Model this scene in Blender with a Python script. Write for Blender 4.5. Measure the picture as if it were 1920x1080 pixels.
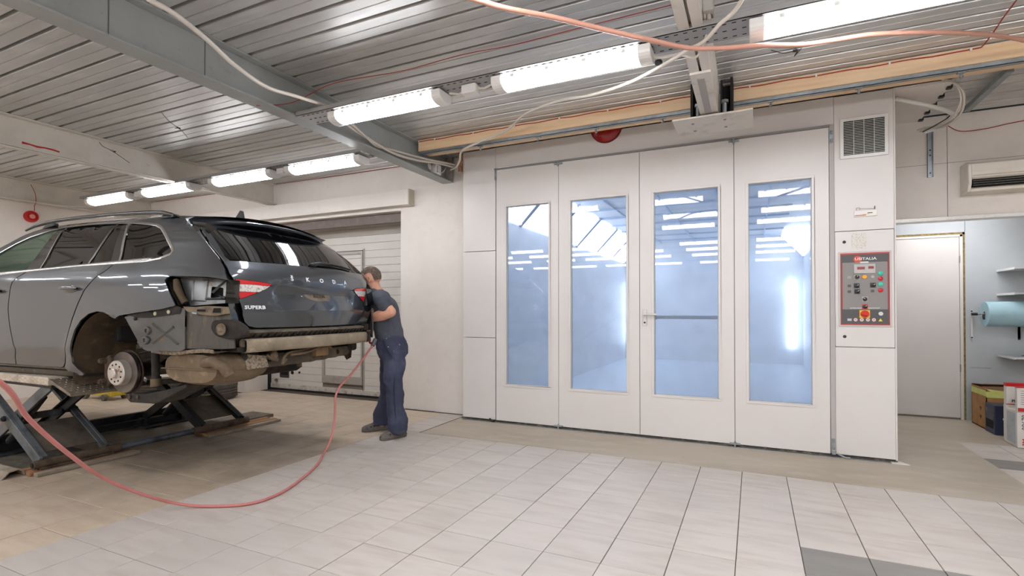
import bpy, bmesh, math, random
from mathutils import Vector, Matrix
from mathutils.geometry import delaunay_2d_cdt
random.seed(7)
for _o in list(bpy.data.objects): bpy.data.objects.remove(_o)
SC = bpy.context.scene
COL = SC.collection
# ---------------------------------------------------------------- camera, world, exposure
cam_d = bpy.data.cameras.new('camera'); cam = bpy.data.objects.new('camera', cam_d); COL.objects.link(cam)
cam_d.sensor_fit = 'HORIZONTAL'; cam_d.sensor_width = 36.0; cam_d.lens = 36.0*967.7/1920.0
cam_d.shift_y = 32.4/1920.0
cam_d.clip_start = 0.05; cam_d.clip_end = 100
cam.location = (0, 0, 1.25)
cam.rotation_euler = (math.radians(90)+0.01053, 0, 0.43784)
SC.camera = cam
wd = bpy.data.worlds.new('world'); SC.world = wd; wd.use_nodes = True
wd.node_tree.nodes['Background'].inputs[0].default_value = (0.80, 0.88, 1.0, 1)
wd.node_tree.nodes['Background'].inputs[1].default_value = 0.4
SC.view_settings.view_transform = 'Standard'; SC.view_settings.look = 'None'
SC.view_settings.gamma = 1.0; SC.view_settings.use_curve_mapping = False
SC.view_settings.exposure = 0.85
LAMP = 15.0          # radiance of the tube diffusers
BOOTH_LAMP = 6.0

# ---------------------------------------------------------------- materials
def s2l(c):
    return tuple((x/12.92 if x <= .04045 else ((x+.055)/1.055)**2.4) for x in (v/255.0 for v in c))
MATS = {}
def M(name, col, rough=.5, metal=0.0, var=None, bump=None, coat=0.0, emit=None, stretch=None, spec=None):
    """col sRGB 0-255; var=[(col2, scale, lo, hi), ...]; bump=(scale, strength)"""
    if name in MATS: return MATS[name]
    m = bpy.data.materials.new(name); m.use_nodes = True; nt = m.node_tree; N = nt.nodes; L = nt.links
    b = N['Principled BSDF']
    c = s2l(col); b.inputs['Base Color'].default_value = (*c, 1)
    b.inputs['Roughness'].default_value = rough; b.inputs['Metallic'].default_value = metal
    if spec is not None: b.inputs['Specular IOR Level'].default_value = spec
    if coat: b.inputs['Coat Weight'].default_value = coat; b.inputs['Coat Roughness'].default_value = .03
    geo = None
    def pos():
        nonlocal geo
        if geo is None:
            g = N.new('ShaderNodeNewGeometry'); geo = g.outputs['Position']
            if stretch:
                mp = N.new('ShaderNodeMapping'); mp.inputs['Scale'].default_value = stretch
                L.new(geo, mp.inputs['Vector']); geo = mp.outputs['Vector']
        return geo
    if var:
        cur = None
        for i, (c2, sc, lo, hi) in enumerate(var):
            nz = N.new('ShaderNodeTexNoise'); nz.inputs['Scale'].default_value = sc; nz.inputs['Detail'].default_value = 6
            nz.inputs['Roughness'].default_value = .62
            L.new(pos(), nz.inputs['Vector'])
            mr = N.new('ShaderNodeMapRange'); mr.inputs['From Min'].default_value = lo; mr.inputs['From Max'].default_value = hi
            L.new(nz.outputs['Fac'], mr.inputs['Value'])
            mx = N.new('ShaderNodeMix'); mx.data_type = 'RGBA'
            L.new(mr.outputs['Result'], mx.inputs['Factor'])
            if cur is None: mx.inputs['A'].default_value = (*c, 1)
            else: L.new(cur, mx.inputs['A'])
            mx.inputs['B'].default_value = (*s2l(c2), 1)
            cur = mx.outputs['Result']
        L.new(cur, b.inputs['Base Color'])
    if bump:
        nz = N.new('ShaderNodeTexNoise'); nz.inputs['Scale'].default_value = bump[0]; nz.inputs['Detail'].default_value = 5
        L.new(pos(), nz.inputs['Vector'])
        bp = N.new('ShaderNodeBump'); bp.inputs['Strength'].default_value = bump[1]; bp.inputs['Distance'].default_value = .01
        L.new(nz.outputs['Fac'], bp.inputs['Height']); L.new(bp.outputs['Normal'], b.inputs['Normal'])
    if emit:
        b.inputs['Emission Color'].default_value = (*s2l(emit[0]), 1); b.inputs['Emission Strength'].default_value = emit[1]
    MATS[name] = m
    return m
def glass(name, tint, haze=0.0, hazecol=(200, 210, 220), ior=1.5, rough=0.0):
    if name in MATS: return MATS[name]
    m = bpy.data.materials.new(name); m.use_nodes = True; nt = m.node_tree; N = nt.nodes; L = nt.links
    N.remove(N['Principled BSDF']); out = N['Material Output']
    tr = N.new('ShaderNodeBsdfTransparent'); tr.inputs[0].default_value = (*s2l(tint), 1)
    gl = N.new('ShaderNodeBsdfGlossy'); gl.inputs['Roughness'].default_value = rough
    fr = N.new('ShaderNodeFresnel'); fr.inputs['IOR'].default_value = ior
    src = tr.outputs[0]
    if haze:
        df = N.new('ShaderNodeBsdfDiffuse'); df.inputs[0].default_value = (*s2l(hazecol), 1)
        g = N.new('ShaderNodeNewGeometry'); nz = N.new('ShaderNodeTexNoise'); nz.inputs['Scale'].default_value = 2.2; nz.inputs['Detail'].default_value = 8
        L.new(g.outputs['Position'], nz.inputs['Vector'])
        mr = N.new('ShaderNodeMapRange'); mr.inputs['From Min'].default_value = .3; mr.inputs['From Max'].default_value = .75
        mr.inputs['To Min'].default_value = haze*.5; mr.inputs['To Max'].default_value = haze*1.5
        L.new(nz.outputs['Fac'], mr.inputs['Value'])
        mh = N.new('ShaderNodeMixShader'); L.new(mr.outputs['Result'], mh.inputs[0]); L.new(src, mh.inputs[1]); L.new(df.outputs[0], mh.inputs[2])
        src = mh.outputs[0]
    mx = N.new('ShaderNodeMixShader'); L.new(fr.outputs[0], mx.inputs[0]); L.new(src, mx.inputs[1]); L.new(gl.outputs[0], mx.inputs[2])
    L.new(mx.outputs[0], out.inputs['Surface'])
    MATS[name] = m
    return m

m_wall = M('wall_paint', (229, 221, 212), .75, var=[((219, 210, 201), 1.3, .45, .8), ((220, 212, 203), 9, .5, .85)], bump=(60, .05))
m_wall_dirty = M('wall_paint_low', (214, 206, 195), .8, var=[((176, 166, 152), 3.5, .5, .8)], bump=(40, .1))
m_white = M('white_enamel', (219, 214, 209), .32, var=[((212, 206, 200), 1.1, .4, .8)])
m_white2 = M('white_plastic', (226, 224, 220), .4)
m_lower_wall = M('grey_blue_board', (176, 180, 181), .7, var=[((164, 168, 168), 2, .4, .8)])
m_steel_grey = M('beam_paint_grey', (158, 162, 160), .5, var=[((146, 148, 145), 2.2, .4, .8), ((132, 128, 122), 14, .6, .8)])
m_steel_cream = M('beam_paint_cream', (214, 207, 196), .55, var=[((192, 184, 172), 2.4, .45, .8), ((160, 150, 138), 16, .66, .8)])
m_deck = M('galvanised_deck', (208, 206, 202), .42, .55, var=[((190, 190, 188), 1.6, .35, .75), ((228, 226, 222), 5, .5, .8)], bump=(3, .12), stretch=(.35, 1.6, 1))
m_groove = M('deck_groove', (26, 25, 24), .8)
m_galv = M('galvanised', (165, 172, 176), .38, .8, var=[((140, 146, 150), 12, .4, .7)])
m_wood = M('pine_timber', (234, 204, 166), .6, var=[((216, 178, 132), 3.0, .42, .72), ((178, 128, 84), 9, .66, .8)], stretch=(.35, 5, 5))
m_grout = M('grout', (92, 80, 68), .9, var=[((76, 66, 56), 5, .4, .7)])
m_concrete = M('smooth_concrete', (176, 164, 146), .42, var=[((158, 144, 124), 1.1, .4, .75), ((188, 178, 162), 4.5, .5, .8), ((140, 128, 112), 14, .64, .8)], bump=(20, .05), stretch=(.6, 1.6, 1))
m_rubber = M('rubber_black', (30, 29, 28), .75)
m_black = M('black_plastic', (18, 18, 18), .45)
m_dark = M('dark_void', (8, 8, 8), .9)
m_red = M('red_plastic', (190, 22, 24), .35)
m_cable = M('white_cable', (212, 204, 192), .55)
m_cable_red = M('red_cable', (160, 36, 26), .5)
m_orange = M('orange_hose', (198, 146, 126), .45)
m_chrome = M('chrome', (215, 216, 218), .12, 1.0)
m_lampwhite = M('diffuser', (255, 255, 255), .4, emit=((246, 248, 255), LAMP))
m_boothlamp = M('booth_diffuser', (255, 255, 255), .4, emit=((248, 250, 255), BOOTH_LAMP))

# ---------------------------------------------------------------- mesh helpers
class MB:
    def __init__(s): s.v = []; s.f = []
    def add(s, vs, fs):
        o = len(s.v); s.v += [tuple(v) for v in vs]; s.f += [tuple(i+o for i in f) for f in fs]; return s
    def box(s, x0, x1, y0, y1, z0, z1, mat=None):
        vs = [(x, y, z) for x in (x0, x1) for y in (y0, y1) for z in (z0, z1)]
        if mat is not None: vs = [mat @ Vector(v) for v in vs]
        return s.add(vs, [(0, 1, 3, 2), (4, 6, 7, 5), (0, 4, 5, 1), (2, 3, 7, 6), (0, 2, 6, 4), (1, 5, 7, 3)])
    def bar(s, p, q, w, h, up=(0, 0, 1)):
        """rectangular bar from p to q, width w (sideways), height h (along up)"""
        p = Vector(p); q = Vector(q); d = (q-p).normalized(); upv = Vector(up)
        sd = d.cross(upv)
        if sd.length < 1e-5: sd = d.cross(Vector((0, 1, 0)))
        sd.normalize(); u = sd.cross(d)
        vs = [e + sd*a*w/2 + u*b*h/2 for e in (p, q) for a in (-1, 1) for b in (-1, 1)]
        return s.add(vs, [(0, 1, 3, 2), (4, 6, 7, 5), (0, 4, 5, 1), (2, 3, 7, 6), (0, 2, 6, 4), (1, 5, 7, 3)])
    def tube(s, pts, r, n=10, cap=True):
        pts = [Vector(p) for p in pts]; rs = r if isinstance(r, (list, tuple)) else [r]*len(pts)
        o = len(s.v); prev = None
        for i, p in enumerate(pts):
            if i == 0: d = pts[1]-p
            elif i == len(pts)-1: d = p-pts[i-1]
            else: d = pts[i+1]-pts[i-1]
            d.normalize()
            if prev is None:
                a = Vector((0, 0, 1)) if abs(d.z) < .9 else Vector((1, 0, 0))
                sd = d.cross(a).normalized()
            else:
                sd = (prev - d*prev.dot(d))
                sd = sd.normalized() if sd.length > 1e-6 else d.orthogonal().normalized()
            prev = sd; u = sd.cross(d)
            for k in range(n):
                t = 2*math.pi*k/n; s.v.append(tuple(p+(sd*math.cos(t)+u*math.sin(t))*rs[i]))
        for i in range(len(pts)-1):
            for k in range(n):
                a = o+i*n+k; b = o+i*n+(k+1) % n; s.f.append((a, b, b+n, a+n))
        if cap:
            s.f.append(tuple(o+k for k in range(n))[::-1]); s.f.append(tuple(o+(len(pts)-1)*n+k for k in range(n)))
        return s
    def lathe(s, prof, origin=(0, 0, 0), axis=(0, 0, 1), n=28, close=False):
        """prof [(r, h)] about axis"""
        ax = Vector(axis).normalized(); a = ax.orthogonal().normalized(); b = ax.cross(a); O = Vector(origin); o = len(s.v)
        for r, h in prof:
            for k in range(n):
                t = 2*math.pi*k/n; s.v.append(tuple(O+ax*h+(a*math.cos(t)+b*math.sin(t))*r))
        m = len(prof)
        for i in range(m if close else m-1):
            j = (i+1) % m
            for k in range(n):
                k2 = (k+1) % n; s.f.append((o+i*n+k, o+i*n+k2, o+j*n+k2, o+j*n+k))
        if not close:
            if prof[0][0] > 1e-5: s.f.append(tuple(o+k for k in range(n))[::-1])
            if prof[-1][0] > 1e-5: s.f.append(tuple(o+(m-1)*n+k for k in range(n)))
        return s
    def prism(s, poly, f, h0, h1):
        """poly 2D; f(a,b,h)->3D"""
        n = len(poly); o = len(s.v)
        for h in (h0, h1):
            for a, b in poly: s.v.append(tuple(f(a, b, h)))
        s.f.append(tuple(o+k for k in range(n))[::-1]); s.f.append(tuple(o+n+k for k in range(n)))
        for k in range(n):
            k2 = (k+1) % n; s.f.append((o+k, o+k2, o+n+k2, o+n+k))
        return s
    def ell(s, c, r, n=14, m=9, mat=None):
        o = len(s.v); vs = []
        for i in range(m+1):
            ph = math.pi*i/m
            for k in range(n):
                t = 2*math.pi*k/n
                v = Vector((r[0]*math.sin(ph)*math.cos(t), r[1]*math.sin(ph)*math.sin(t), r[2]*math.cos(ph)))
                if mat is not None: v = mat @ v
                vs.append(v+Vector(c))
        fs = [(i*n+k, (i+1)*n+k, (i+1)*n+(k+1) % n, i*n+(k+1) % n) for i in range(m) for k in range(n)]
        return s.add(vs, fs)
    def build(s, name, mat, parent=None, smooth=None, bevel=0.0, bseg=2, local=False):
        me = bpy.data.meshes.new(name); me.from_pydata(s.v, [], s.f); me.validate()
        bm = bmesh.new(); bm.from_mesh(me); bmesh.ops.remove_doubles(bm, verts=bm.verts, dist=1e-5)
        bmesh.ops.recalc_face_normals(bm, faces=bm.faces); bm.to_mesh(me); bm.free()
        return link(name, me, mat, parent, smooth, bevel, bseg, local)
def link(name, me, mat, parent=None, smooth=None, bevel=0.0, bseg=2, local=False):
    o = bpy.data.objects.new(name, me); COL.objects.link(o)
    if mat is not None and not me.materials: me.materials.append(mat)
    if smooth is not None:
        me.polygons.foreach_set('use_smooth', [True]*len(me.polygons))
        me.set_sharp_from_angle(angle=math.radians(smooth))
    if bevel:
        b = o.modifiers.new('bevel', 'BEVEL'); b.width = bevel; b.segments = bseg; b.limit_method = 'ANGLE'; b.angle_limit = math.radians(35)
    if parent is not None:
        o.parent = parent
        if not local: o.matrix_parent_inverse = PINV.get(parent.name, Matrix.Identity(4))
    return o
PINV = {}
def B(name, mat, parent=None, *dims, **k):
    mb = MB(); mb.box(*dims); return mb.build(name, mat, parent, **k)
def T(name, label, cat, loc=(0, 0, 0), group=None):
    o = bpy.data.objects.new(name, None); COL.objects.link(o); o.location = loc; o.empty_display_size = .1
    PINV[o.name] = Matrix.Translation(Vector(loc)).inverted()
    o['label'] = label; o['category'] = cat
    if group: o['group'] = group
    return o
def tag(o, label, cat, group=None):
    o['label'] = label; o['category'] = cat
    if group: o['group'] = group
    return o
def S(o):
    o['kind'] = 'structure'; return o
def curve(name, pts, r, mat, parent=None, res=8, cyc=False, nurbs=True):
    """smooth round cable as a mesh (Catmull-Rom through pts)"""
    P = [Vector(p) for p in pts]; out = []
    for i in range(len(P)-1):
        p0 = P[i-1] if i else P[0]*2-P[1]; p1 = P[i]; p2 = P[i+1]; p3 = P[i+2] if i+2 < len(P) else P[-1]*2-P[-2]
        for k in range(res):
            t = k/res
            out.append(.5*((2*p1)+(p2-p0)*t+(2*p0-5*p1+4*p2-p3)*t*t+(3*p1-p0-3*p2+p3)*t**3))
    out.append(P[-1])
    mb = MB(); mb.tube(out, r, 8); return mb.build(name, mat, parent, smooth=60)
def text(name, body, size, mat, M4, parent=None, extrude=.001, spacing=1.0, align='CENTER', bold=0.0, sx=1.0):
    c = bpy.data.curves.new(name, 'FONT'); c.body = body; c.size = size; c.extrude = extrude; c.space_character = spacing
    c.align_x = align; c.align_y = 'CENTER'; c.offset = bold; c.resolution_u = 2
    o = bpy.data.objects.new(name+'_curve', c); COL.objects.link(o)
    dg = bpy.context.evaluated_depsgraph_get(); me = bpy.data.meshes.new_from_object(o.evaluated_get(dg))
    bpy.data.objects.remove(o); bpy.data.curves.remove(c)
    me.transform(Matrix.Diagonal((sx, 1, 1, 1))); me.transform(M4); me.name = name
    me.materials.clear()
    return link(name, me, mat, parent)
def frame(o, x, y):
    """4x4 with local x along x, local y along y at o"""
    x = Vector(x).normalized(); y = Vector(y); z = x.cross(y).normalized(); y = z.cross(x)
    m = Matrix.Identity(4)
    for i in range(3): m[i][0] = x[i]; m[i][1] = y[i]; m[i][2] = z[i]; m[i][3] = o[i]
    return m
# ================================================================ STRUCTURE
XL, XR, YB, YF = -9.5, 4.6, -8.6, 5.40       # room: left, right, behind camera, back wall
ZC = 3.111
BY, BX0, BX1, BZ = 5.195, -3.06, 1.067, 3.095    # paint booth face
floor = S(B('floor', m_grout, None, XL, XR, YB, 7.6, -.12, -.004))
# --- tiles
PXT, PYT = .3036, .3163
def tile_material(name, c0, c1, c2, grime):
    m = bpy.data.materials.new(name); m.use_nodes = True; nt = m.node_tree; N = nt.nodes; L = nt.links; b = N['Principled BSDF']
    g = N.new('ShaderNodeNewGeometry'); oi = N.new('ShaderNodeObjectInfo')
    mp = N.new('ShaderNodeMapping'); mp.inputs['Scale'].default_value = (.35, 1.6, 1)
    ad = N.new('ShaderNodeVectorMath'); ad.operation = 'MULTIPLY_ADD'; ad.inputs[1].default_value = (1, 1, 1)
    cb = N.new('ShaderNodeCombineXYZ'); ml = N.new('ShaderNodeMath'); ml.operation = 'MULTIPLY'; ml.inputs[1].default_value = 37.0
    L.new(oi.outputs['Random'], ml.inputs[0]); L.new(ml.outputs[0], cb.inputs[2])
    L.new(g.outputs['Position'], mp.inputs['Vector']); L.new(mp.outputs[0], ad.inputs[0]); L.new(cb.outputs[0], ad.inputs[2])
    n1 = N.new('ShaderNodeTexNoise'); n1.inputs['Scale'].default_value = 9; n1.inputs['Detail'].default_value = 7; L.new(ad.outputs[0], n1.inputs['Vector'])
    n2 = N.new('ShaderNodeTexNoise'); n2.inputs['Scale'].default_value = 1.0; n2.inputs['Detail'].default_value = 5; L.new(g.outputs['Position'], n2.inputs['Vector'])
    def mr(src, a, b_):
        r = N.new('ShaderNodeMapRange'); r.inputs['From Min'].default_value = a; r.inputs['From Max'].default_value = b_; L.new(src, r.inputs['Value']); return r.outputs[0]
    def mix(f, a, bb):
        x = N.new('ShaderNodeMix'); x.data_type = 'RGBA'; L.new(f, x.inputs['Factor'])
        if isinstance(a, tuple): x.inputs['A'].default_value = (*s2l(a), 1)
        else: L.new(a, x.inputs['A'])
        x.inputs['B'].default_value = (*s2l(bb), 1); return x.outputs['Result']
    c = mix(mr(n1.outputs['Fac'], .42, .75), c0, c1)
    c = mix(mr(n2.outputs['Fac'], .45, .8), c, c2)
    hv = N.new('ShaderNodeHueSaturation'); L.new(c, hv.inputs['Color'])
    vr = N.new('ShaderNodeMapRange'); vr.inputs['To Min'].default_value = .955; vr.inputs['To Max'].default_value = 1.03; L.new(oi.outputs['Random'], vr.inputs['Value'])
    L.new(vr.outputs[0], hv.inputs['Value']); c = hv.outputs[0]
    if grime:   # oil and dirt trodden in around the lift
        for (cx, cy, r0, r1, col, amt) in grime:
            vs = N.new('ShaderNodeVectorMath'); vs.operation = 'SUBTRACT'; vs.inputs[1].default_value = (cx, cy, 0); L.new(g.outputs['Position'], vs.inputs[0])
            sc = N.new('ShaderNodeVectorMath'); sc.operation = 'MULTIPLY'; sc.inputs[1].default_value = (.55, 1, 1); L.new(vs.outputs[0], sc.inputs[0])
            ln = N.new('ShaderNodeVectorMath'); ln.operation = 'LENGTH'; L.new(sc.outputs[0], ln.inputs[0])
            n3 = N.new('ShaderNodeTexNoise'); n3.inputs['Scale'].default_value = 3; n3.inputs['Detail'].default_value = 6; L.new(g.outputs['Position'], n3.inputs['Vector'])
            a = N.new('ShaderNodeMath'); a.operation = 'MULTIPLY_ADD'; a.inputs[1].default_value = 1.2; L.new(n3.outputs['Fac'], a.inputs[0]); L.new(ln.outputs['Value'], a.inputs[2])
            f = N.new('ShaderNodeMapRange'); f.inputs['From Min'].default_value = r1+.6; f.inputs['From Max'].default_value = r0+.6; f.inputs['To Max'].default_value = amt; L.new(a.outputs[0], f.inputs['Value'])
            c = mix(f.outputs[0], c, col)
    L.new(c, b.inputs['Base Color']); b.inputs['Roughness'].default_value = .5
    bp = N.new('ShaderNodeBump'); bp.inputs['Strength'].default_value = .08; bp.inputs['Distance'].default_value = .01; L.new(n1.outputs['Fac'], bp.inputs['Height']); L.new(bp.outputs[0], b.inputs['Normal'])
    return m
m_tile = tile_material('pale_tile', (194, 185, 176), (178, 167, 155), (186, 179, 172), None)
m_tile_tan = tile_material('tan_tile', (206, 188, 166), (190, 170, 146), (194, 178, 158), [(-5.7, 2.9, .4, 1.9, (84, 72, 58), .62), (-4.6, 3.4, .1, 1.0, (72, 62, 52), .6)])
m_tile_dark = tile_material('dark_tile', (132, 128, 122), (120, 116, 110), (126, 122, 116), None)
F_ = 967.7; YAW = .43784
def project(P):
    d = Vector(P)-Vector((0, 0, 1.25)); fo = Vector((-math.sin(YAW), math.cos(YAW), 0)); ri = Vector((math.cos(YAW), math.sin(YAW), 0))
    z = d.dot(fo)
    if z < .1: return None
    return 960+F_*d.dot(ri)/z, 582.6-F_*d.z/z, z
def zone(x, y):
    if x < -3.57: return 'tan' if y < 5.35 or x > -7.0 else None
    if y > 4.405: return None if x > -3.06 and x < 1.73 else ('pale' if x < -3.06 else 'pale')
    return 'pale'
tile_me = {}
def tile_mesh(m, w=PXT-.0045, h=PYT-.0045):
    mb = MB(); mb.box(-w/2, w/2, -h/2, h/2, -.010, 0); o = mb.build('tile', m, None, bevel=0)
    me = o.data; bpy.data.objects.remove(o)
    bm = bmesh.new(); bm.from_mesh(me)
    bmesh.ops.bevel(bm, geom=[e for e in bm.edges if all(v.co.z > -.001 for v in e.verts)], offset=.0015, segments=1, affect='EDGES')
    bm.to_mesh(me); bm.free(); return me
for k, m in (('tan', m_tile_tan), ('pale', m_tile), ('dark', m_tile_dark)): tile_me[k] = tile_mesh(m)
cells = []
for i in range(-32, 16):
    for j in range(-42, 12):
        x = -.086+PXT*(i+.5); y = 4.405-PYT*(j+.5) if True else 0
        y = 4.405+PYT*(j+.5)
        if x < XL+.1 or x > XR-.1 or y < YB+.1: continue
        if y > YF-.02 and not (-7.0 < x < -4.15 and y < 5.7) and not (x > 1.73): continue
        if x < -3.57: z = 'tan'
        elif y < 4.405: z = 'pale'
        elif x < -3.06 and y < 5.38: z = 'pale'
        elif x > 1.79 and y < 6.27: z = 'pale'
        else: z = None
        if z is None: continue
        if -.086 < x < 1.4 and y < 3.141 and y > 2.2 and x > .2: z = 'dark'
        if x > 1.79 and 5.33 < y < 5.66: z = 'dark'
        cells.append((x, y, z))
def area(x, y):
    q = [project((x+a, y+b, 0)) for a, b in ((-.15, -.15), (.15, -.15), (.15, .15), (-.15, .15))]
    if any(p is None for p in q): return 0
    if not any(-20 < p[0] < 1940 and p[1] < 1100 for p in q): return 0
    c = sum(p[0] for p in q)/4, sum(p[1] for p in q)/4
    if not (-10 < c[0] < 1930 and c[1] < 1090): return 0
    return abs(sum(q[k][0]*q[(k+1) % 4][1]-q[(k+1) % 4][0]*q[k][1] for k in range(4)))/2
cells.sort(key=lambda c: -area(c[0], c[1]))
rest = {'tan': MB(), 'pale': MB(), 'dark': MB()}
for n, (x, y, z) in enumerate(cells):
    dz = random.uniform(-.0008, .0008)
    if n < 295:
        o = bpy.data.objects.new('tile', tile_me[z]); COL.objects.link(o); o.parent = floor; o.location = (x, y, dz)
    else:
        rest[z].box(x-PXT/2+.0022, x+PXT/2-.0022, y-PYT/2+.0022, y+PYT/2-.0022, -.01, dz)
for z, m in (('tan', m_tile_tan), ('pale', m_tile), ('dark', m_tile_dark)):
    if rest[z].v:
        o = rest[z].build('far_tiles', m, floor); o['kind'] = 'stuff'
# --- smooth concrete in front of the booth and in the back room
mb = MB(); mb.box(-3.10, 1.755, 4.407, BY+.02, -.02, .0005); mb.box(BX1, 1.755, BY+.02, 7.6, -.02, .0005)
mb.box(1.755, XR, 6.28, 7.6, -.02, .0005)
mb.build('concrete_strip', m_concrete, floor)
# --- walls
mb = MB(); mb.box(XL-.2, -7.02, YF, YF+.49, 0, ZC); mb.box(-7.02, -4.11, YF, YF+.49, 2.54, ZC); mb.box(-4.11, BX0-.52, YF, YF+.2, 0, ZC)
mb.box(BX0-.518, BX0-.002, YF-.015, YF+.2, 0, ZC)
wb = S(mb.build('wall_back', m_wall, None, bevel=.003))
S(B('wall_left', m_wall, None, XL-.2, XL, YB, YF, 0, ZC))
S(B('wall_right', m_wall, None, XR, XR+.2, YB, 7.8, 0, ZC))
S(B('wall_front', m_wall, None, XL-.2, XR+.2, YB-.2, YB, 0, ZC))
YU = 6.18                                   # board wall above the back room opening
mb = MB()
mb.box(BX1, 1.6705, YU, YU+.10, 2.13, ZC); mb.box(1.6745, 2.9, YU, YU+.10, 2.13, ZC); mb.box(2.904, XR, YU, YU+.1, 2.13, ZC)
wu = S(mb.build('wall_upper', m_wall, None, bevel=.002))
mb = MB(); mb.box(BX1, XR, YU-.004, YU, 2.652, 2.655); mb.build('board_joint', M('joint_grey', (150, 143, 132), .8), wu)
S(B('trim_header', M('trim_metal', (214, 210, 204), .35, .3, var=[((190, 184, 176), 20, .5, .8)]), None, BX1, XR, YU-.025, YU+.10, 2.105, 2.142, bevel=.003))
YR = 7.565
mb = MB(); mb.box(BX1, 1.35, YR, YR+.1, 0, 2.42); mb.box(1.35, 2.199, YR, YR+.1, 2.15, 2.42); mb.box(2.199, XR, YR, YR+.1, 0, 2.42)
wr = S(mb.build('wall_back_room', m_lower_wall, None, bevel=.002))
B('door_light_block', m_wall, wr, 1.25, 2.3, YR+.06, YR+.12, -.02, 2.2)  # unseen board added behind the door to stop light leaking in under it
S(B('ceiling_back_room', m_wall, None, BX1, XR, YU+.10, YR+.1, 2.42, 2.5))
mb = MB(); mb.box(2.235, XR, YR-.012, YR, 0, .075); S(mb.build('baseboard_back', M('skirting', (196, 186, 172), .6), None, bevel=.002))
mb = MB(); mb.box(2.236, 2.42, YR-.003, YR, .60, .603); mb.build('board_joint', M('joint_dark', (90, 92, 92), .8), wr)
mb = MB(); mb.box(2.199, 2.202, YR-.004, YR+.01, 2.16, 2.42); mb.build('board_joint', M('joint_dark', (90, 92, 92), .8), wr)
# back-room door with a raw packing gap round the frame
dr = S(B('door_1', M('door_grey', (204, 198, 191), .5, var=[((196, 190, 184), 1.5, .4, .8)]), None, 1.30, 2.145, YR-.01, YR+.03, .02, 2.10, bevel=.003))
mb = MB(); mb.box(2.147, 2.176, YR-.02, YR+.04, 0, 2.128); mb.box(1.26, 2.176, YR-.02, YR+.04, 2.102, 2.128)
mb.build('door_frame', M('door_frame_grey', (206, 200, 190), .5), dr, bevel=.002)
mb = MB(); mb.box(2.176, 2.199, YR-.004, YR+.05, 0, 2.155); mb.box(1.26, 2.199, YR-.004, YR+.05, 2.128, 2.155)
mb.build('foam_gap', M('foam', (148, 130, 88), .95, var=[((104, 88, 60), 30, .4, .7)], bump=(70, 1.0)), dr)
for z in (.55, 1.80): B('hinge', m_chrome, dr, 2.138, 2.152, YR-.024, YR-.008, z, z+.085, bevel=.002)
mb = MB(); mb.box(1.315, 1.345, YR-.03, YR-.01, .94, 1.10); mb.tube([(1.33, YR-.03, 1.04), (1.33, YR-.07, 1.04), (1.45, YR-.07, 1.04)], .009); mb.build('door_handle', m_chrome, dr, smooth=40)
# ceiling deck: individual pans
ceil = S(B('ceiling', m_groove, None, XL-.2, XR+.2, YB, YR, ZC+.06, ZC+.12))
def pan_mesh():
    p = [(-.0850, .056), (-.0850, .006), (-.0830, 0), (-.0050, 0), (-.0025, .009), (.0025, .009), (.0050, 0), (.0830, 0), (.0850, .006), (.0850, .056)]
    mb = MB(); x0, x1 = XL-.1, XR+.1; n = len(p)
    vs = [(x, a, b) for x in (x0, x1) for a, b in p]
    mb.add(vs, [(k, k+1, n+k+1, n+k) for k in range(n-1)])
    o = mb.build('deck_panel', m_deck, None); me = o.data; bpy.data.objects.remove(o); return me
pm = pan_mesh(); y = 3.366-.1
k0 = int((y-YB)/.1985)
ys = [y+.1985*k for k in range(-k0, 20) if y+.1985*k < YU]
for yy in ys:
    o = bpy.data.objects.new('deck_panel', pm); COL.objects.link(o); o.parent = ceil; o.location = (0, yy, ZC)
# beams
def ibeam(name, x, m, y0, y1, z0=2.81, w=.14, tf=.012, tw=.010):
    mb = MB(); mb.box(x-w/2, x+w/2, y0, y1, z0, z0+tf); mb.box(x-w/2, x+w/2, y0, y1, ZC-tf-.001, ZC-.001); mb.box(x-tw/2, x+tw/2, y0, y1, z0+tf, ZC-tf-.001)
    o = mb.build(name, m, None, bevel=.002); return S(o)
b1 = ibeam('ceiling_beam', -3.385, m_steel_grey, YB, YF-.005, w=.15)
for yy in (1.70, 2.28): 
    mb = MB(); mb.box(-3.379, -3.3765, yy, yy+.004, 2.823, 3.098); mb.build('weld_seam', M('weld_grey', (96, 98, 98), .6), b1)
mb = MB(); mb.box(-3.376, -3.372, 2.0, 2.28, 2.823, 2.99); 
b2 = ibeam('ceiling_beam', -6.42, m_steel_cream, YB, YF-.005, w=.15)
mb = MB()
mb.add([(-6.414, 2.50+.06*k, 2.868+.006*math.sin(k*2.3)) for k in range(6)]+[(-6.414, 2.50+.06*k, 2.888-.006*k/5+.004*math.cos(k*1.7)) for k in range(6)], [(k, k+1, 7+k, 6+k) for k in range(5)])
mb.build('red_paint_mark', M('red_paint', (178, 30, 26), .6), b2)
b3 = ibeam('ceiling_beam', -9.40, m_steel_cream, YB, YF-.005, w=.15)
# conduit clipped along the flange of the middle beam
mb = MB(); mb.tube([(-6.36, y_, 2.800) for y_ in (-2, 0, 2, 4, 5.38)], .009, 8); tag(mb.build('conduit', m_cable, None, smooth=60), 'grey-white conduit running under the cream ceiling beam with the red mark', 'conduit')
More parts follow.
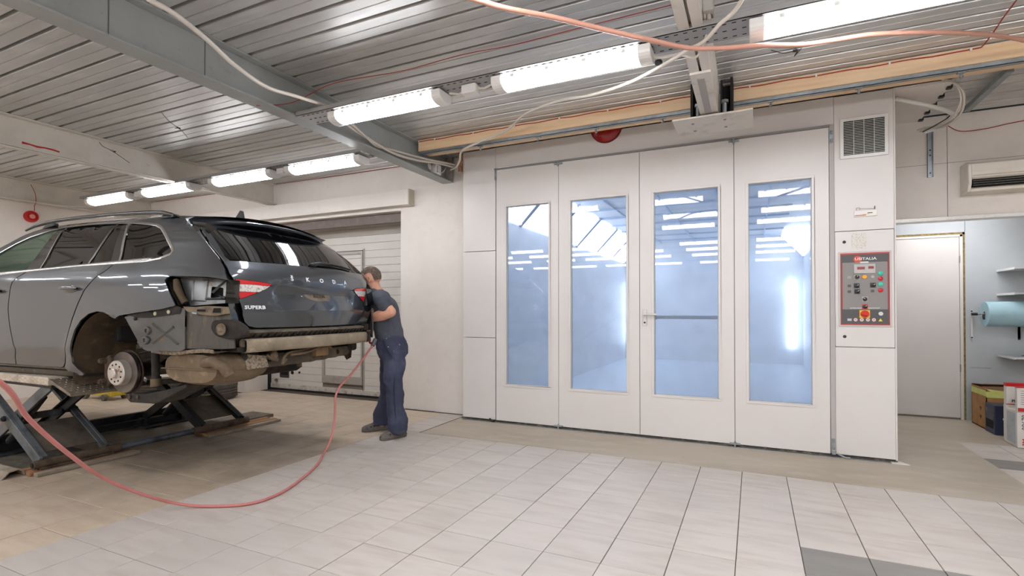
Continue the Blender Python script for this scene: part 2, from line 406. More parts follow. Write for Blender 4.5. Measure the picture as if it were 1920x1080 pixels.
# right beam: boxed double channel ending over the booth plate
mb = MB()
mb.box(-.375, -.365, YB, 4.36, 2.81, ZC-.002); mb.box(-.375, -.315, YB, 4.36, 2.81, 2.825)
mb.box(-.255, -.245, YB, 4.50, 2.81, ZC-.002); mb.box(-.300, -.245, YB, 4.50, 2.81, 2.825); mb.box(-.365, -.255, YB, 4.40, 2.85, 2.86)
bR = S(mb.build('ceiling_beam', M('beam_white', (214, 208, 199), .55, var=[((176, 170, 162), 6, .55, .8)]), None, bevel=.002))
mb = MB(); mb.box(-.375, -.245, 3.55, 4.40, 2.795, 2.81); mb.build('flange_plate', MATS['beam_white'], bR)
mb = MB(); mb.box(-.335, -.290, 3.62, 4.30, 2.789, 2.794); mb.build('flange_recess', M('beam_grey_strip', (164, 158, 154), .6), bR)
# white soffit beside the booth with rib closures
mb = MB(); mb.box(BX1, 1.46, BY+.01, YU, ZC-.03, ZC-.012); sf = S(mb.build('ceiling_soffit', m_wall, None))
for k in range(5):
    yy = 5.30+.1985*k; B('rib_closure', m_black, sf, 1.44, 1.475, yy, yy+.045, ZC-.045, ZC-.008)
# ================================================================ PAINT BOOTH
booth = T('paint_booth', 'tall white paint spray booth with four glazed folding doors', 'booth', (-1, BY, 0))
gap = .0028
mb = MB()   # left column, three stacked panels
for z0, z1 in ((.02, .944), (.944, 1.930), (1.930, BZ)):
    B('side_panel', m_white, booth, BX0, -2.638, BY, BY+.06, z0+gap, z1-gap, bevel=.002)
B('upper_panel', m_white, booth, -2.636, .632, BY, BY+.06, 2.862, BZ, bevel=.002)
B('back_strip', MATS.get('seam') or M('seam', (60, 56, 52), .8), booth, BX0+.01, BX1-.01, BY+.045, BY+.065, .02, .40)
for xa, xb in ((BX0+.01, -2.65), (.64, 1.05)): B('back_strip', MATS['seam'], booth, xa, xb, BY+.045, BY+.064, .41, BZ-.02)
B('back_strip', MATS['seam'], booth, -2.70, .66, BY+.045, BY+.064, 2.86, BZ-.02)
# right column: top panel with vent, control door, bottom panel
for z0, z1 in ((.02, .942), (1.928, BZ)):
    B('side_panel', m_white, booth, .634, 1.055, BY, BY+.06, z0+gap, z1-gap, bevel=.002)
ctl = B('control_door', m_white, booth, .636, 1.053, BY-.004, BY+.05, .944, 1.926, bevel=.003)
B('corner_post', m_white, booth, 1.0555, BX1, BY-.004, BY+.10, .0, BZ, bevel=.003)
# shell of the booth behind the face
mb = MB(); mb.box(BX0+.001, BX0+.05, BY+.065, 13.4, 0, BZ-.01); mb.box(BX1-.05, BX1-.001, BY+.10, 13.4, 0, BZ-.01)
mb.box(BX0+.001, BX1-.001, 13.35, 13.4, 0, BZ-.01); mb.box(BX0+.001, BX1-.001, BY+.065, 13.4, 2.95, BZ-.01)
mb.build('booth_shell', M('booth_inside', (212, 217, 222), .45, var=[((204, 210, 216), .8, .4, .8)]), booth)
B('booth_floor', M('booth_floor', (176, 188, 200), .5), booth, BX0+.05, BX1-.05, BY+.07, 13.35, .001, .03)
# sloping light boxes along both top corners, and tube lamps in the far corners
ypos = 5.45; k = 0
while ypos < 12.9:
    k += 1
    for sx, xw in ((1, BX0+.05), (-1, BX1-.05)):
        if sx < 0 and k < 6: continue
        mb = MB(); y0, y1 = ypos, ypos+1.25
        P = [(xw, 2.47), (xw+sx*.42, 2.93), (xw+sx*.45, 2.90), (xw+sx*.03, 2.44)]
        mb.prism([(a+sx*.012, z-.006) for a, z in P[:2]] + [(xw+sx*.45, 2.93), (xw+sx*.03, 2.47)][::1], lambda a, z, h: (a, h, z), y0+.02, y1-.02)
        mb.build('light_box', m_boothlamp, booth)
        mb = MB(); mb.prism([(xw, 2.44), (xw, 2.48), (xw+sx*.44, 2.95), (xw+sx*.48, 2.93)], lambda a, z, h: (a, h, z), y1-.045, y1+.045)
        mb.build('light_box_frame', M('frame_blue_grey', (120, 140, 164), .5), booth)
    ypos += 1.29
for x in (BX0+.28, BX1-.28):
    mb = MB(); mb.tube([(x, 13.25, .40), (x, 13.25, 1.95)], .06, 12); mb.build('corner_lamp', M('corner_tube', (255, 255, 255), .4, emit=((245, 250, 255), 5.0)), booth, smooth=50)
for k in range(9):   # ceiling filter frame ribs
    B('ceiling_rib', M('booth_rib', (176, 196, 220), .5), booth, BX0+.5, BX1-.5, 5.9+.85*k, 5.94+.85*k, 2.92, 2.95)
for x in (-2.1, -1.3, -.5, .2):
    B('ceiling_rib', MATS['booth_rib'], booth, x, x+.03, BY+.1, 13.3, 2.925, 2.95)
# dark sill and perforated floor rail under the doors
mb = MB(); mb.box(BX0, BX1, BY-.006, BY+.05, 0, .018); mb.build('floor_rail', M('rail_dark', (70, 62, 52), .6, .4, var=[((150, 140, 120), 14, .5, .75)]), booth)
B('floor_strip', m_galv, booth, BX0+.01, BX1+.03, BY-.045, BY-.006, .0, .005)
mb = MB(); mb.prism([(BX1-.05, BY-.05), (BX1+.07, BY-.05), (BX1+.0, BY+.06), (BX1-.05, BY+.06)], lambda a, b, h: (a, b, h), .0005, .007)
mb.build('corner_plate', m_white, booth)
# doors
GLZ = glass('booth_glass', (224, 230, 240), .22, (186, 200, 216))
leaf = ((-2.622, -1.8805, -2.498, -1.994), (-1.8765, -1.0275, -1.745, -1.157), (-1.0225, -.1625, -.886, -.297), (-.1575, .592, -.040, .462))
for i, (x0, x1, wx0, wx1) in enumerate(leaf):
    z0, z1, w0, w1 = .024, 2.832, .428, 2.412
    mb = MB()
    f = lambda a, z, h: (a, h, z)
    y0, y1 = BY-.012, BY+.035
    for (a0, a1, c0, c1) in ((x0, wx0, z0, z1), (wx1, x1, z0, z1), (wx0, wx1, z0, w0), (wx0, wx1, w1, z1)):
        mb.box(a0, a1, y0, y1, c0, c1)
    d = mb.build('door_leaf', m_white, booth)
    mb = MB()
    a0, a1, c0, c1 = wx0-.022, wx1+.022, w0-.022, w1+.022; t = .022
    for bx in ((a0, a1, c0, c0+t), (a0, a1, c1-t, c1), (a0, a0+t, c0+t, c1-t), (a1-t, a1, c0+t, c1-t)):
        mb.box(bx[0], bx[1], y0-.006, y0+.001, bx[2], bx[3])
    mb.build('glazing_bead', m_white, d, bevel=.002)
    mb = MB()
    for bx in ((wx0, wx1, w0, w0+.006), (wx0, wx1, w1-.006, w1), (wx0, wx0+.006, w0, w1), (wx1-.006, wx1, w0, w1)):
        mb.box(bx[0], bx[1], BY+.004, BY+.034, bx[2], bx[3])
    mb.build('gasket', M('gasket_pale', (188, 190, 192), .6), d)
    B('window_pane', GLZ, d, wx0+.002, wx1-.002, BY+.012, BY+.018, w0+.002, w1-.002)
    if i == 2:   # handle and push bar
        hx, hz = -.975, 1.215
        mb = MB(); mb.box(hx-.021, hx+.021, y0-.010, y0-.0005, hz-.115, hz+.045); mb.build('handle_plate', M('handle_grey', (206, 203, 198), .35, .2), d, bevel=.01, bseg=3)
        mb = MB(); mb.tube([(hx, y0-.008, hz), (hx, y0-.052, hz)], .011); mb.tube([(hx-.002, y0-.052, hz), (hx+.03, y0-.056, hz), (hx+.125, y0-.050, hz-.002)], [.012, .011, .010]); mb.build('door_handle', MATS['handle_grey'], d, smooth=50)
        mb = MB(); mb.lathe([(.009, 0), (.009, .004)], (hx, y0-.009, hz-.082), (0, -1, 0), 14); mb.build('keyhole', m_black, d)
        mb = MB(); mb.tube([(-.90, BY+.10, 1.185), (-.27, BY+.10, 1.185)], .017, 12); mb.box(-.91, -.88, BY+.03, BY+.12, 1.16, 1.21); mb.box(-.29, -.26, BY+.03, BY+.12, 1.16, 1.21)
        mb.build('push_bar', M('push_bar', (150, 158, 166), .4, .3), d, smooth=40)
# hardware: track on top, hinges, floor bolts, dark gaps
mb = MB(); mb.box(-2.64, .60, BY-.035, BY-.002, 2.834, 2.850); mb.build('door_track', M('track_grey', (138, 134, 130), .45, .5), booth, bevel=.002)
for x in (-1.8785, -1.025, -.160): B('door_gap', m_dark, booth, x-.003, x+.003, BY-.004, BY+.03, .03, 2.83)
B('door_gap', m_dark, booth, -2.637, -2.622, BY+.01, BY+.04, .03, 2.85)
B('hinge_strip', M('strip_grey', (178, 172, 168), .5), booth, .597, .632, BY-.008, BY+.03, .03, 2.86)
for x in (-1.8785, -.160):
    for z in (2.815, .03):
        mb = MB(); mb.box(x-.045, x+.045, BY-.040, BY-.012, z-.006, z+.006); mb.tube([(x, BY-.03, z-.025), (x, BY-.03, z+.02)], .010); mb.build('pivot_hinge', m_galv, booth, smooth=40)
for x, z in ((-2.630, 2.78), (.612, 2.75), (.612, .10)):
    mb = MB(); mb.box(x-.012, x+.013, BY-.016, BY-.006, z-.055, z+.055); mb.tube([(x, BY-.02, z-.05), (x, BY-.02, z-.02)], .008); mb.tube([(x, BY-.02, z+.02), (x, BY-.02, z+.05)], .008)
    mb.build('hinge', m_galv, booth, smooth=40)
mb = MB(); mb.box(.60, .632, BY-.03, BY, .02, .06); mb.build('bolt_foot', m_galv, booth, bevel=.003)
mb = MB(); mb.tube([(.645, BY-.02, .028), (.70, BY-.05, .010), (.73, BY-.05, .012)], .007); mb.build('floor_latch', m_galv, booth)
mb = MB(); mb.tube([(-2.70, BY-.02, .03), (-2.66, BY-.04, .014), (-2.63, BY-.04, .014)], .012); mb.build('floor_latch', M('latch_dark', (50, 46, 42), .6, .4), booth)
# locks
for x, z in ((.703, 1.836), (.702, 1.030)):
    mb = MB(); mb.lathe([(.013, 0), (.013, .004), (.009, .006)], (x, BY-.004, z), (0, -1, 0), 18); mb.build('quarter_turn_lock', M('lock_dark', (60, 58, 56), .4, .5), ctl, smooth=40)
B('paper_label', M('paper', (220, 215, 206), .7, var=[((186, 180, 170), 90, .52, .62)]), ctl, .757, .862, BY-.0055, BY-.0035, 1.775, 1.905)
# vent grille
vg = B('vent_grille', m_white2, booth, .676, 1.018, BY-.018, BY-.001, 2.545, 2.890, bevel=.004)
B('vent_hole', m_dark, vg, .702, .992, BY-.0195, BY-.0175, 2.572, 2.862)
for k in range(21):
    z = 2.578+.0141*k
    mb = MB(); mb.add([(.702, BY-.019, z+.006), (.992, BY-.019, z+.006), (.992, BY-.027, z), (.702, BY-.027, z), (.702, BY-.026, z-.0015), (.992, BY-.026, z-.0015)], [(0, 1, 2, 3), (3, 2, 5, 4)])
    mb.build('louvre', m_white2, vg)
for x in (.774, .847, .919): B('grille_bar', m_white2, vg, x-.0015, x+.0015, BY-.028, BY-.019, 2.572, 2.862)
# gauge label between vent and control door
gz = B('tube_gauge', M('gauge_white', (228, 224, 218), .3), booth, .774, .936, BY-.012, BY-.001, 2.045, 2.095, bevel=.002)
B('gauge_scale', M('gauge_red', (196, 50, 44), .5), gz, .780, .86, BY-.0130, BY-.0118, 2.052, 2.058)
B('gauge_scale', M('gauge_yel', (222, 190, 120), .5), gz, .835, .88, BY-.0130, BY-.0118, 2.058, 2.064)
B('gauge_scale', M('gauge_green', (60, 130, 84), .5), gz, .87, .905, BY-.0130, BY-.0118, 2.068, 2.076)
mb = MB(); mb.tube([(.79, BY-.014, 2.10), (.79, BY-.014, 2.118), (.815, BY-.014, 2.118), (.815, BY-.014, 2.10)], .0018, 6); mb.tube([(.815, BY-.014, 2.112), (.92, BY-.014, 2.104)], .0012, 6); mb.tube([(.92, BY-.014, 2.10), (.92, BY-.014, 2.125)], .004, 8)
mb.build('gauge_tube', M('gauge_dark', (110, 104, 98), .5), gz)
# red beacon on the face, half hidden by the timber
rb = T('red_warning_lamp', 'round red warning lamp on the booth face just under the timber', 'lamp', (-1.362, BY, 3.09))
mb = MB(); mb.lathe([(.155, 0), (.155, .02), (.14, .035), (.10, .055), (.0001, .062)], (-1.362, BY-.001, 3.135), (0, -1, 0), 36); mb.build('lens', M('deep_red', (150, 10, 14), .2, spec=.6), rb, smooth=40)
mb = MB(); mb.lathe([(.165, 0), (.165, .012)], (-1.362, BY-.0005, 3.135), (0, -1, 0), 36); mb.build('lamp_rim', M('rim_red', (110, 14, 14), .4), rb, smooth=40)

# ================================================================ CONTROL PANEL
px0, px1, pz0, pz1 = .672, 1.020, 1.128, 1.738
cp = B('control_panel', M('panel_frame', (196, 193, 188), .4), ctl, px0-.012, px1+.012, BY-.012, BY-.004, pz0-.012, pz1+.012, bevel=.003)
yP = BY-.012
def plate(name, col, x0, x1, z0, z1, y, parent, rough=.5, t=.001, bev=0.0): return B(name, M(name+'_%d_%d_%d' % col, col, rough), parent, x0, x1, y-t, y, z0, z1, bevel=bev)
plate('panel_red', (190, 66, 60), px0, px1, pz0, pz1, yP, cp)
plate('panel_charcoal', (84, 82, 82), px0+.006, px1-.006, pz0+.010, pz1-.012, yP-.001, cp, bev=.004)
plate('red_border', (190, 66, 60), px0+.012, px1-.012, pz0+.135, pz1-.085, yP-.002, cp)
pl = plate('panel_grey', (138, 134, 131), px0+.017, px1-.017, pz0+.133, pz1-.080, yP-.003, cp)
W_, H_ = px1-px0, pz1-pz0
def pxz(u, v):   # position on the panel from its own layout (0..1 across, 0..1 down)
    return px0+u*W_, pz1-v*H_
def disc(name, u, v, r, h, m, y=None, n=24, dome=False, cx=0):
    x, z = pxz(u, v); y = yP-.004 if y is None else y
    mb = MB(); prof = [(r, 0), (r, h*.7), (r*.85, h)] + ([(.0001, h*1.15)] if dome else [])
    mb.lathe(prof, (x, y, z), (0, -1, 0), n); return mb.build(name, m, cp, smooth=40)
m_pw = M('print_white', (226, 224, 222), .6)
x, z = pxz(.36, .087); disc('logo_ball', .36, .087, .029, .0008, M('logo_orange', (214, 84, 56), .5), y=yP-.003)
def ptxt(s, u, v, size, m=m_pw, sp=1.0, align='CENTER', bold=.0, sx=1.0):
    x, z = pxz(u, v); return text('lettering', s, size, m, frame((x, yP-.0045, z), (1, 0, 0), (0, 0, 1)), cp, .0003, sp, align, bold, sx)
ptxt('USITALIA', .52, .085, .030, bold=.0006, sx=1.25)
plate('white_strip', (214, 212, 210), pxz(.41, 0)[0], pxz(.58, 0)[0], pxz(0, .145)[1], pxz(0, .122)[1], yP-.004, cp)
dsp = plate('display_unit', (186, 182, 178), pxz(.28, 0)[0], pxz(.71, 0)[0], pxz(0, .285)[1], pxz(0, .158)[1], yP-.004, cp, t=.010)
plate('red_digits', (150, 70, 66), pxz(.345, 0)[0], pxz(.50, 0)[0], pxz(0, .232)[1], pxz(0, .195)[1], yP-.014, cp)
plate('red_digits', (140, 56, 54), pxz(.57, 0)[0], pxz(.68, 0)[0], pxz(0, .225)[1], pxz(0, .190)[1], yP-.014, cp)
for u in (.33, .55): plate('display_label', (206, 180, 176), pxz(u, 0)[0], pxz(u+.09, 0)[0], pxz(0, .262)[1], pxz(0, .248)[1], yP-.014, cp)
m_kb = M('knob_black', (22, 22, 23), .35)
def selector(u, v, plate_col, rot):
    x, z = pxz(u, v)
    plate('knob_plate', plate_col, x-.021, x+.021, z-.021, z+.021, yP-.004, cp)
    mb = MB(); mb.lathe([(.016, 0), (.016, .010), (.013, .012)], (x, yP-.005, z), (0, -1, 0), 20)
    R = Matrix.Translation((x, yP-.017, z)) @ Matrix.Rotation(rot, 4, 'Y'); mb.box(-.004, .004, -.012, .004, -.015, .015, R)
    k = mb.build('selector_knob', m_kb, cp, smooth=40)
    mb = MB(); mb.box(-.0015, .0015, -.0130, -.0118, .002, .014, R); mb.build('knob_mark', m_pw, k)
selector(.345, .335, (160, 156, 152), 0); selector(.335, .455, (74, 74, 74), .9); selector(.345, .535, (70, 70, 70), .9)
selector(.665, .450, (74, 74, 74), .9); selector(.50, .640, (172, 168, 165), -.9); selector(.50, .745, (196, 70, 62), .8)
disc('amber_lamp', .495, .335, .018, .010, M('amber', (238, 168, 56), .3), dome=True)
disc('green_button', .815, .290, .018, .008, M('teal', (64, 190, 160), .3), dome=True); disc('red_button', .815, .365, .018, .008, M('btn_red', (196, 34, 46), .3), dome=True)
disc('green_button', .815, .440, .018, .008, MATS['teal'], dome=True); disc('red_button', .815, .520, .018, .008, MATS['btn_red'], dome=True)
disc('grey_button', .66, .335, .013, .005, M('btn_grey', (176, 172, 168), .4))
for u, v, s in ((.185, .455, 'I'), (.185, .535, 'O'), (.655, .530, 'v')):
    x, z = pxz(u, v); plate('label_tag', (88, 86, 84), x-.012, x+.012, z-.011, z+.011, yP-.004, cp); ptxt(s, u, v, .014)
x, z = pxz(.185, .335); plate('label_tag', (160, 156, 152), x-.013, x+.013, z-.011, z+.011, yP-.004, cp)
ptxt('EXTRAORDINARY  INNOVATION', .50, .765, .0125, sp=1.12, bold=.0003)
x, z = pxz(.495, .845); plate('yellow_plate', (236, 190, 60), x-.037, x+.037, z-.033, z+.033, yP-.003, cp, t=.003)
mb = MB(); mb.lathe([(.030, 0), (.030, .008), (.026, .012)], (x, yP-.006, z), (0, -1, 0), 26); R = Matrix.Translation((x, yP-.024, z)) @ Matrix.Rotation(-1.25, 4, 'Y'); mb.box(-.010, .010, -.010, .008, -.028, .028, R)
mb.build('main_switch', M('switch_red', (204, 40, 32), .35), cp, smooth=40)
disc('key_switch', .815, .842, .017, .010, M('key_grey', (208, 206, 200), .35))
x, z = pxz(.185, .925); plate('pictogram', (196, 196, 200), x-.015, x+.015, z-.010, z+.010, yP-.003, cp)
for u in (.31, .435, .56, .68):
    disc('pictogram', u, .925, .014, .0012, M('pict_pink', (226, 196, 192), .5), y=yP-.003)
    x, z = pxz(u, .925); plate('pictogram_mark', (180, 60, 58), x-.004, x+.004, z-.003, z+.004, yP-.0042, cp)
x, z = pxz(.81, .928); mb = MB(); mb.prism([(x-.015, z-.010), (x+.015, z-.010), (x, z+.014)], lambda a, b, h: (a, h, b), yP-.004, yP-.003); mb.build('warning_triangle', M('tri_yellow', (226, 206, 70), .5), cp)

# ================================================================ SECTIONAL GARAGE DOOR in the back wall
gd = S(bpy.data.objects.new('door_2', None)); COL.objects.link(gd)
YD = 5.86
m_gd = M('garage_door', (216, 210, 201), .5, var=[((202, 194, 184), 2, .45, .8)])
m_gdirt = M('garage_door_foot', (206, 198, 186), .6, var=[((150, 138, 122), 9, .52, .7), ((84, 70, 54), 26, .60, .72)])
for k in range(23):
    z0 = .06+.1085*k; z1 = min(z0+.1055, 2.54)
    if z1 <= z0: break
    if z0 < 2.08 and z1 > .16:
        for a0, a1 in ((-7.0, -5.905), (-5.105, -4.115)): B('door_slat', m_gd, gd, a0, a1, YD, YD+.04, z0, z1, bevel=.003)
    else: B('door_slat', m_gdirt if k == 0 else m_gd, gd, -7.0, -4.115, YD, YD+.04, z0, z1, bevel=.003)
B('slat_backing', M('slat_gap', (128, 120, 110), .8), gd, -7.0, -4.115, YD+.012, YD+.06, .03, 2.6)
B('bottom_rail', m_gdirt, gd, -7.0, -4.115, YD-.012, YD+.03, .028, .10, bevel=.004)
B('bottom_seal', m_rubber, gd, -7.0, -4.115, YD-.006, YD+.02, 0, .028)
mb = MB(); mb.box(-7.02, -7.0, YD-.05, YD+.06, 0, 2.54); mb.build('side_seal', m_rubber, gd)
wk = S(bpy.data.objects.new('door_3', None)); COL.objects.link(wk)
for k in range(18):
    z0 = .28+.1085*k; z1 = min(z0+.1055, 2.075)
    B('door_slat', m_gd, wk, -5.86, -5.155, YD+.004, YD+.03, z0, z1, bevel=.003)
m_alu = M('alu_frame', (176, 170, 162), .45, .3, var=[((140, 132, 122), 10, .55, .8)])
mb = MB(); mb.box(-5.905, -5.86, YD-.016, YD+.03, .17, 2.12); mb.box(-5.155, -5.125, YD-.016, YD+.03, .17, 2.12); mb.box(-5.86, -5.155, YD-.016, YD+.03, 2.075, 2.12); mb.box(-5.86, -5.155, YD-.016, YD+.03, .17, .28)
mb.build('door_frame', m_alu, wk, bevel=.003)
mb = MB(); mb.box(-5.123, -5.116, YD-.014, YD, .10, 2.14); mb.box(-5.91, -5.116, YD-.014, YD, 2.122, 2.128); mb.build('frame_gap', m_dark, wk)
mb = MB(); mb.box(-5.116, -5.098, YD-.012, YD, .08, 2.15); mb.build('outer_frame', m_alu, wk)
hb = B('recessed_grip', M('grip_dark', (52, 50, 48), .5), gd, -6.80, -6.60, YD-.012, YD, .20, .37, bevel=.02, bseg=3)
B('grip_hollow', m_dark, hb, -6.78, -6.62, YD-.014, YD-.010, .24, .355)
mb = MB(); mb.lathe([(.025, 0), (.020, .02)], (-6.87, YD-.012, .15), (0, -1, 0), 16); mb.build('rust_bolt', M('rusty', (120, 84, 54), .8, var=[((160, 150, 136), 30, .5, .7)]), gd)
S(B('trim_lintel', M('lintel_brown', (116, 104, 98), .6, .2, var=[((140, 130, 124), 8, .5, .8)]), None, -7.02, -4.112, YF+.10, YF+.14, 2.42, 2.56))
bp = PINV; hd = tag(B('shutter_housing', m_wall, None, -9.1, -3.915, 5.29, YF-.001, 2.585, 2.775, bevel=.003), 'long cream boxed housing above the garage door', 'housing')
hd2 = B('end_plate', M('end_plate', (196, 186, 168), .6), hd, -3.916, -3.900, 5.285, YF-.001, 2.580, 2.780)
PINV[hd.name] = Matrix.Identity(4)
mb = MB(); mb.tube([(-9.2, 5.36, ZC-.012), (-7.5, 5.36, ZC-.02), (-6.52, 5.35, ZC-.014)], .004, 6); mb.tube([(-6.30, 5.35, ZC-.014), (-5, 5.36, ZC-.018), (-3.48, 5.36, ZC-.012)], .004, 6)
tag(mb.build('red_wire', m_cable_red, None), 'thin red fire alarm wire along the top edge of the back wall', 'wire')

# ================================================================ LAMPS
def lamp_proto():
    t = T('ceiling_light', 'x', 'ceiling light', (0, 0, 0), 'batten lights under the deck')
    n = 10; L = .44
    def sect(r0, r1): return [(.078*math.sin(math.pi*(k/n-.5)), -.030-.042*math.cos(math.pi*(k/n-.5))) for k in range(n+1)]
    P = sect(0, 0)
    mb = MB(); mb.prism(P + [(.078, -.012), (-.078, -.012)], lambda a, z, h: (h, a, z), -L, L); mb.build('diffuser', m_lampwhite, t, smooth=40)
    for sx in (-1, 1):
        mb = MB(); mb.prism([(a*1.06, z*1.06-.0) for a, z in P] + [(.084, .004), (-.084, .004)], lambda a, z, h: (h, a, z), sx*L, sx*(L+.075))
        mb.build('end_cap', m_white2, t, bevel=.006)
    mb = MB(); mb.box(-L-.01, L+.01, -.070, .070, -.012, .014); mb.build('housing', m_white2, t)
    for k in range(4):
        mb = MB(); mb.box(-.36+.24*k-.012, -.36+.24*k+.012, -.084, .084, -.026, -.008); mb.build('clip', m_white2, t)
    return t
LP = lamp_proto()
def copy_tree(o, parent=None):
    c = o.copy(); COL.objects.link(c); c.parent = parent
    if parent: c.matrix_parent_inverse = o.matrix_parent_inverse.copy()
    for ch in [q for q in bpy.data.objects if q.parent == o]: copy_tree(ch, c)
    return c
lamps = []
used = False
def lamp(x, y, z, label, sx=1.0):
    global used
    o = LP if not used else copy_tree(LP); used = True
    o.location = (x, y, z); o['label'] = label; o.scale = (sx, 1, 1); return o
ZL = 2.785
lamp(-2.47, 3.08, ZL, 'lit batten light next to the grey beam end, above the man')
lamp(-1.045, 3.08, ZL, 'lit batten light in the middle of the front row, above the booth doors')
lamp(2.1, 3.06, ZL, 'unseen batten light added to brighten the right side, above the right-hand end of the timber')  # added lamp out of view, brightens the right side and back room
lamp(3.6, 3.06, ZL, 'unseen batten light added to brighten the right side, nearest the right wall')  # second added lamp out of view for the right side
lamp(.50, 3.06, ZL, 'largest lit batten light, crossed by the orange hose')
for i, (x, lb) in enumerate(((-4.02, 'lit batten light of the rear row, beside the grey beam'), (-5.26, 'lit batten light under the end of the cream beam'), (-6.62, 'lit batten light third from the grey beam in the rear row'), (-7.86, 'lit batten light farthest away, beside the red alarm bell'))):
    lamp(x, 4.02, ZL, lb)
hid = 0
for y in (2.0, .8, -1.65, -2.85, -4.2, -6.5):
    for i, x in enumerate((-7.9, -6.6, -5.2, -4.0, -2.47, -1.045, .50, 1.9) if y < 0 else ((-.86, .55, 1.95) if y > 1.5 else (-7.9, -6.6, -5.2, -1.045, .50, 1.95))):  # left three of the second row are added to light the left side
        row = {2.0: 'the row just above the camera', .8: 'the second row above the camera, whose left three are added for light', -1.65: 'the first row behind the camera', -2.85: 'the second row behind the camera', -4.2: 'the third row behind the camera', -6.5: 'the farthest row behind the camera'}[y]
        lamp(x, y-(.12 if y > 1.5 else 0), ZL, 'lit batten light in %s, %s from the left wall' % (row, ('first', 'second', 'third', 'fourth', 'fifth', 'sixth', 'seventh', 'eighth')[i])); hid += 1
lamp(2.0, 7.0, 2.40, 'unseen batten light added under the back room ceiling to brighten the room')  # added fill lamp, kept out of sight behind the header trim
# ================================================================ TIMBERS, TRAYS, CABLES, HOSES
C0 = Vector((0, 0, 1.25))
def nearer(pts, k): return [tuple(C0+(Vector(p)-C0)*k) for p in pts]
def timber(x0, x1, lab, lab2, hangs):
    t = tag(B('timber_beam', m_wood, None, x0, x1, 4.64, 4.86, 2.985, 3.104, bevel=.004), lab, 'beam')
    PINV[t.name] = Matrix.Identity(4)
    c = tag(MB().box(x0+.01, x1-.02, 4.655, 4.70, 2.953, 2.957).box(x0+.01, x1-.02, 4.655, 4.659, 2.953, 2.984).box(x0+.01, x1-.02, 4.696, 4.70, 2.953, 2.984).build('strut_channel', m_galv, None), lab2, 'rail')
    PINV[c.name] = Matrix.Identity(4)
    for hx in hangs:
        mb = MB(); mb.box(hx-.022, hx+.022, 4.662, 4.696, 2.944, 2.954); mb.tube([(hx, 4.68, 2.95), (hx, 4.68, 2.905)], .007, 8); mb.lathe([(.013, 0), (.013, .010)], (hx, 4.68, 2.915), (0, 0, 1), 6)
        mb.build('hanger_bolt', m_galv, c)
    return t
t1 = timber(-3.30, -.385, 'long pine timber bolted under the deck above the left booth doors', 'grey metal strut rail under the pine timber left of the white beam', (-2.55, -1.908, -1.323, -.72))
t2 = timber(-.235, XR-.01, 'long pine timber under the deck to the right of the white beam', 'grey metal strut rail under the right-hand pine timber', (.133, .735, 1.349, 2.0, 2.8))
for (x0, x1, lab) in ((-3.28, -.42, 'thin red wire clipped along the top of the left pine timber'), (-.22, 1.43, 'thin red wire clipped along the right pine timber')):
    n = int((x1-x0)/.12); pts = [(x0+(x1-x0)*k/n, 4.632, 3.083+.004*math.sin(k*2.1)) for k in range(n+1)]
    if x0 > -1: pts += nearer([(1.446, 4.600, 3.085), (1.445, 4.432, 3.09), (1.429, 4.238, 3.09), (1.418, 3.989, 3.09), (1.40, 3.4, 3.09)], 1.0)
    w = tag(curve('red_wire', pts, .0042, m_cable_red, None, res=2), lab, 'wire'); PINV[w.name] = Matrix.Identity(4)
    k = 0; x = x0+.2
    while x < x1: B('wire_clip', m_white2, w, x-.006, x+.006, 4.625, 4.641, 3.073, 3.093); x += .47
mb = MB()
tag(curve('red_wire', [(-3.40, 2.7, 2.80), (-3.30, 2.95, 2.90), (-2.92, 3.0, 3.0), (-2.40, 3.16, 3.06), (-1.9, 3.2, 3.095), (-1.5, 3.24, 3.10), (-1.1, 3.23, 3.10), (-.43, 3.22, 3.10)], .003, m_cable_red), 'thin red wire slung from the grey beam up to the deck over the lights', 'wire')
# cable trays carrying the lights
def tray(x0, x1, y, lab):
    mb = MB(); mb.box(x0, x1, y-.10, y+.10, 2.800, 2.804); mb.box(x0, x1, y-.10, y-.097, 2.80, 2.835); mb.box(x0, x1, y+.097, y+.10, 2.80, 2.835)
    t = tag(mb.build('cable_tray', M('tray_grey', (166, 165, 163), .5, .4), None), lab, 'tray'); PINV[t.name] = Matrix.Identity(4)
    x = x0+.05; mb = MB()
    while x < x1-.05:
        for dy in (-.075, .0, .075): mb.box(x, x+.022, y+dy-.004, y+dy+.004, 2.7990, 2.8003)
        x += .05
    s = mb.build('slots', m_dark, t); s['kind'] = 'stuff'
    return t
tray(-3.30, XR-.05, 3.08, 'long grey cable tray carrying the front row of lights')
tray(-8.45, -3.47, 4.02, 'grey cable tray carrying the rear row of lights')
for y in (2.0, .8): tray(-1.32, 2.6, y, 'grey cable tray above the camera, %s the front row' % ('next to' if y > 1.5 else 'second from'))
for y in (-1.65, -2.85, -4.2, -6.5): tray(-8.6, 2.6, y, 'grey cable tray behind the camera, at %s' % {-1.65: 'the first row back', -2.85: 'the second row back', -4.2: 'the third row back', -6.5: 'the far row'}[y])
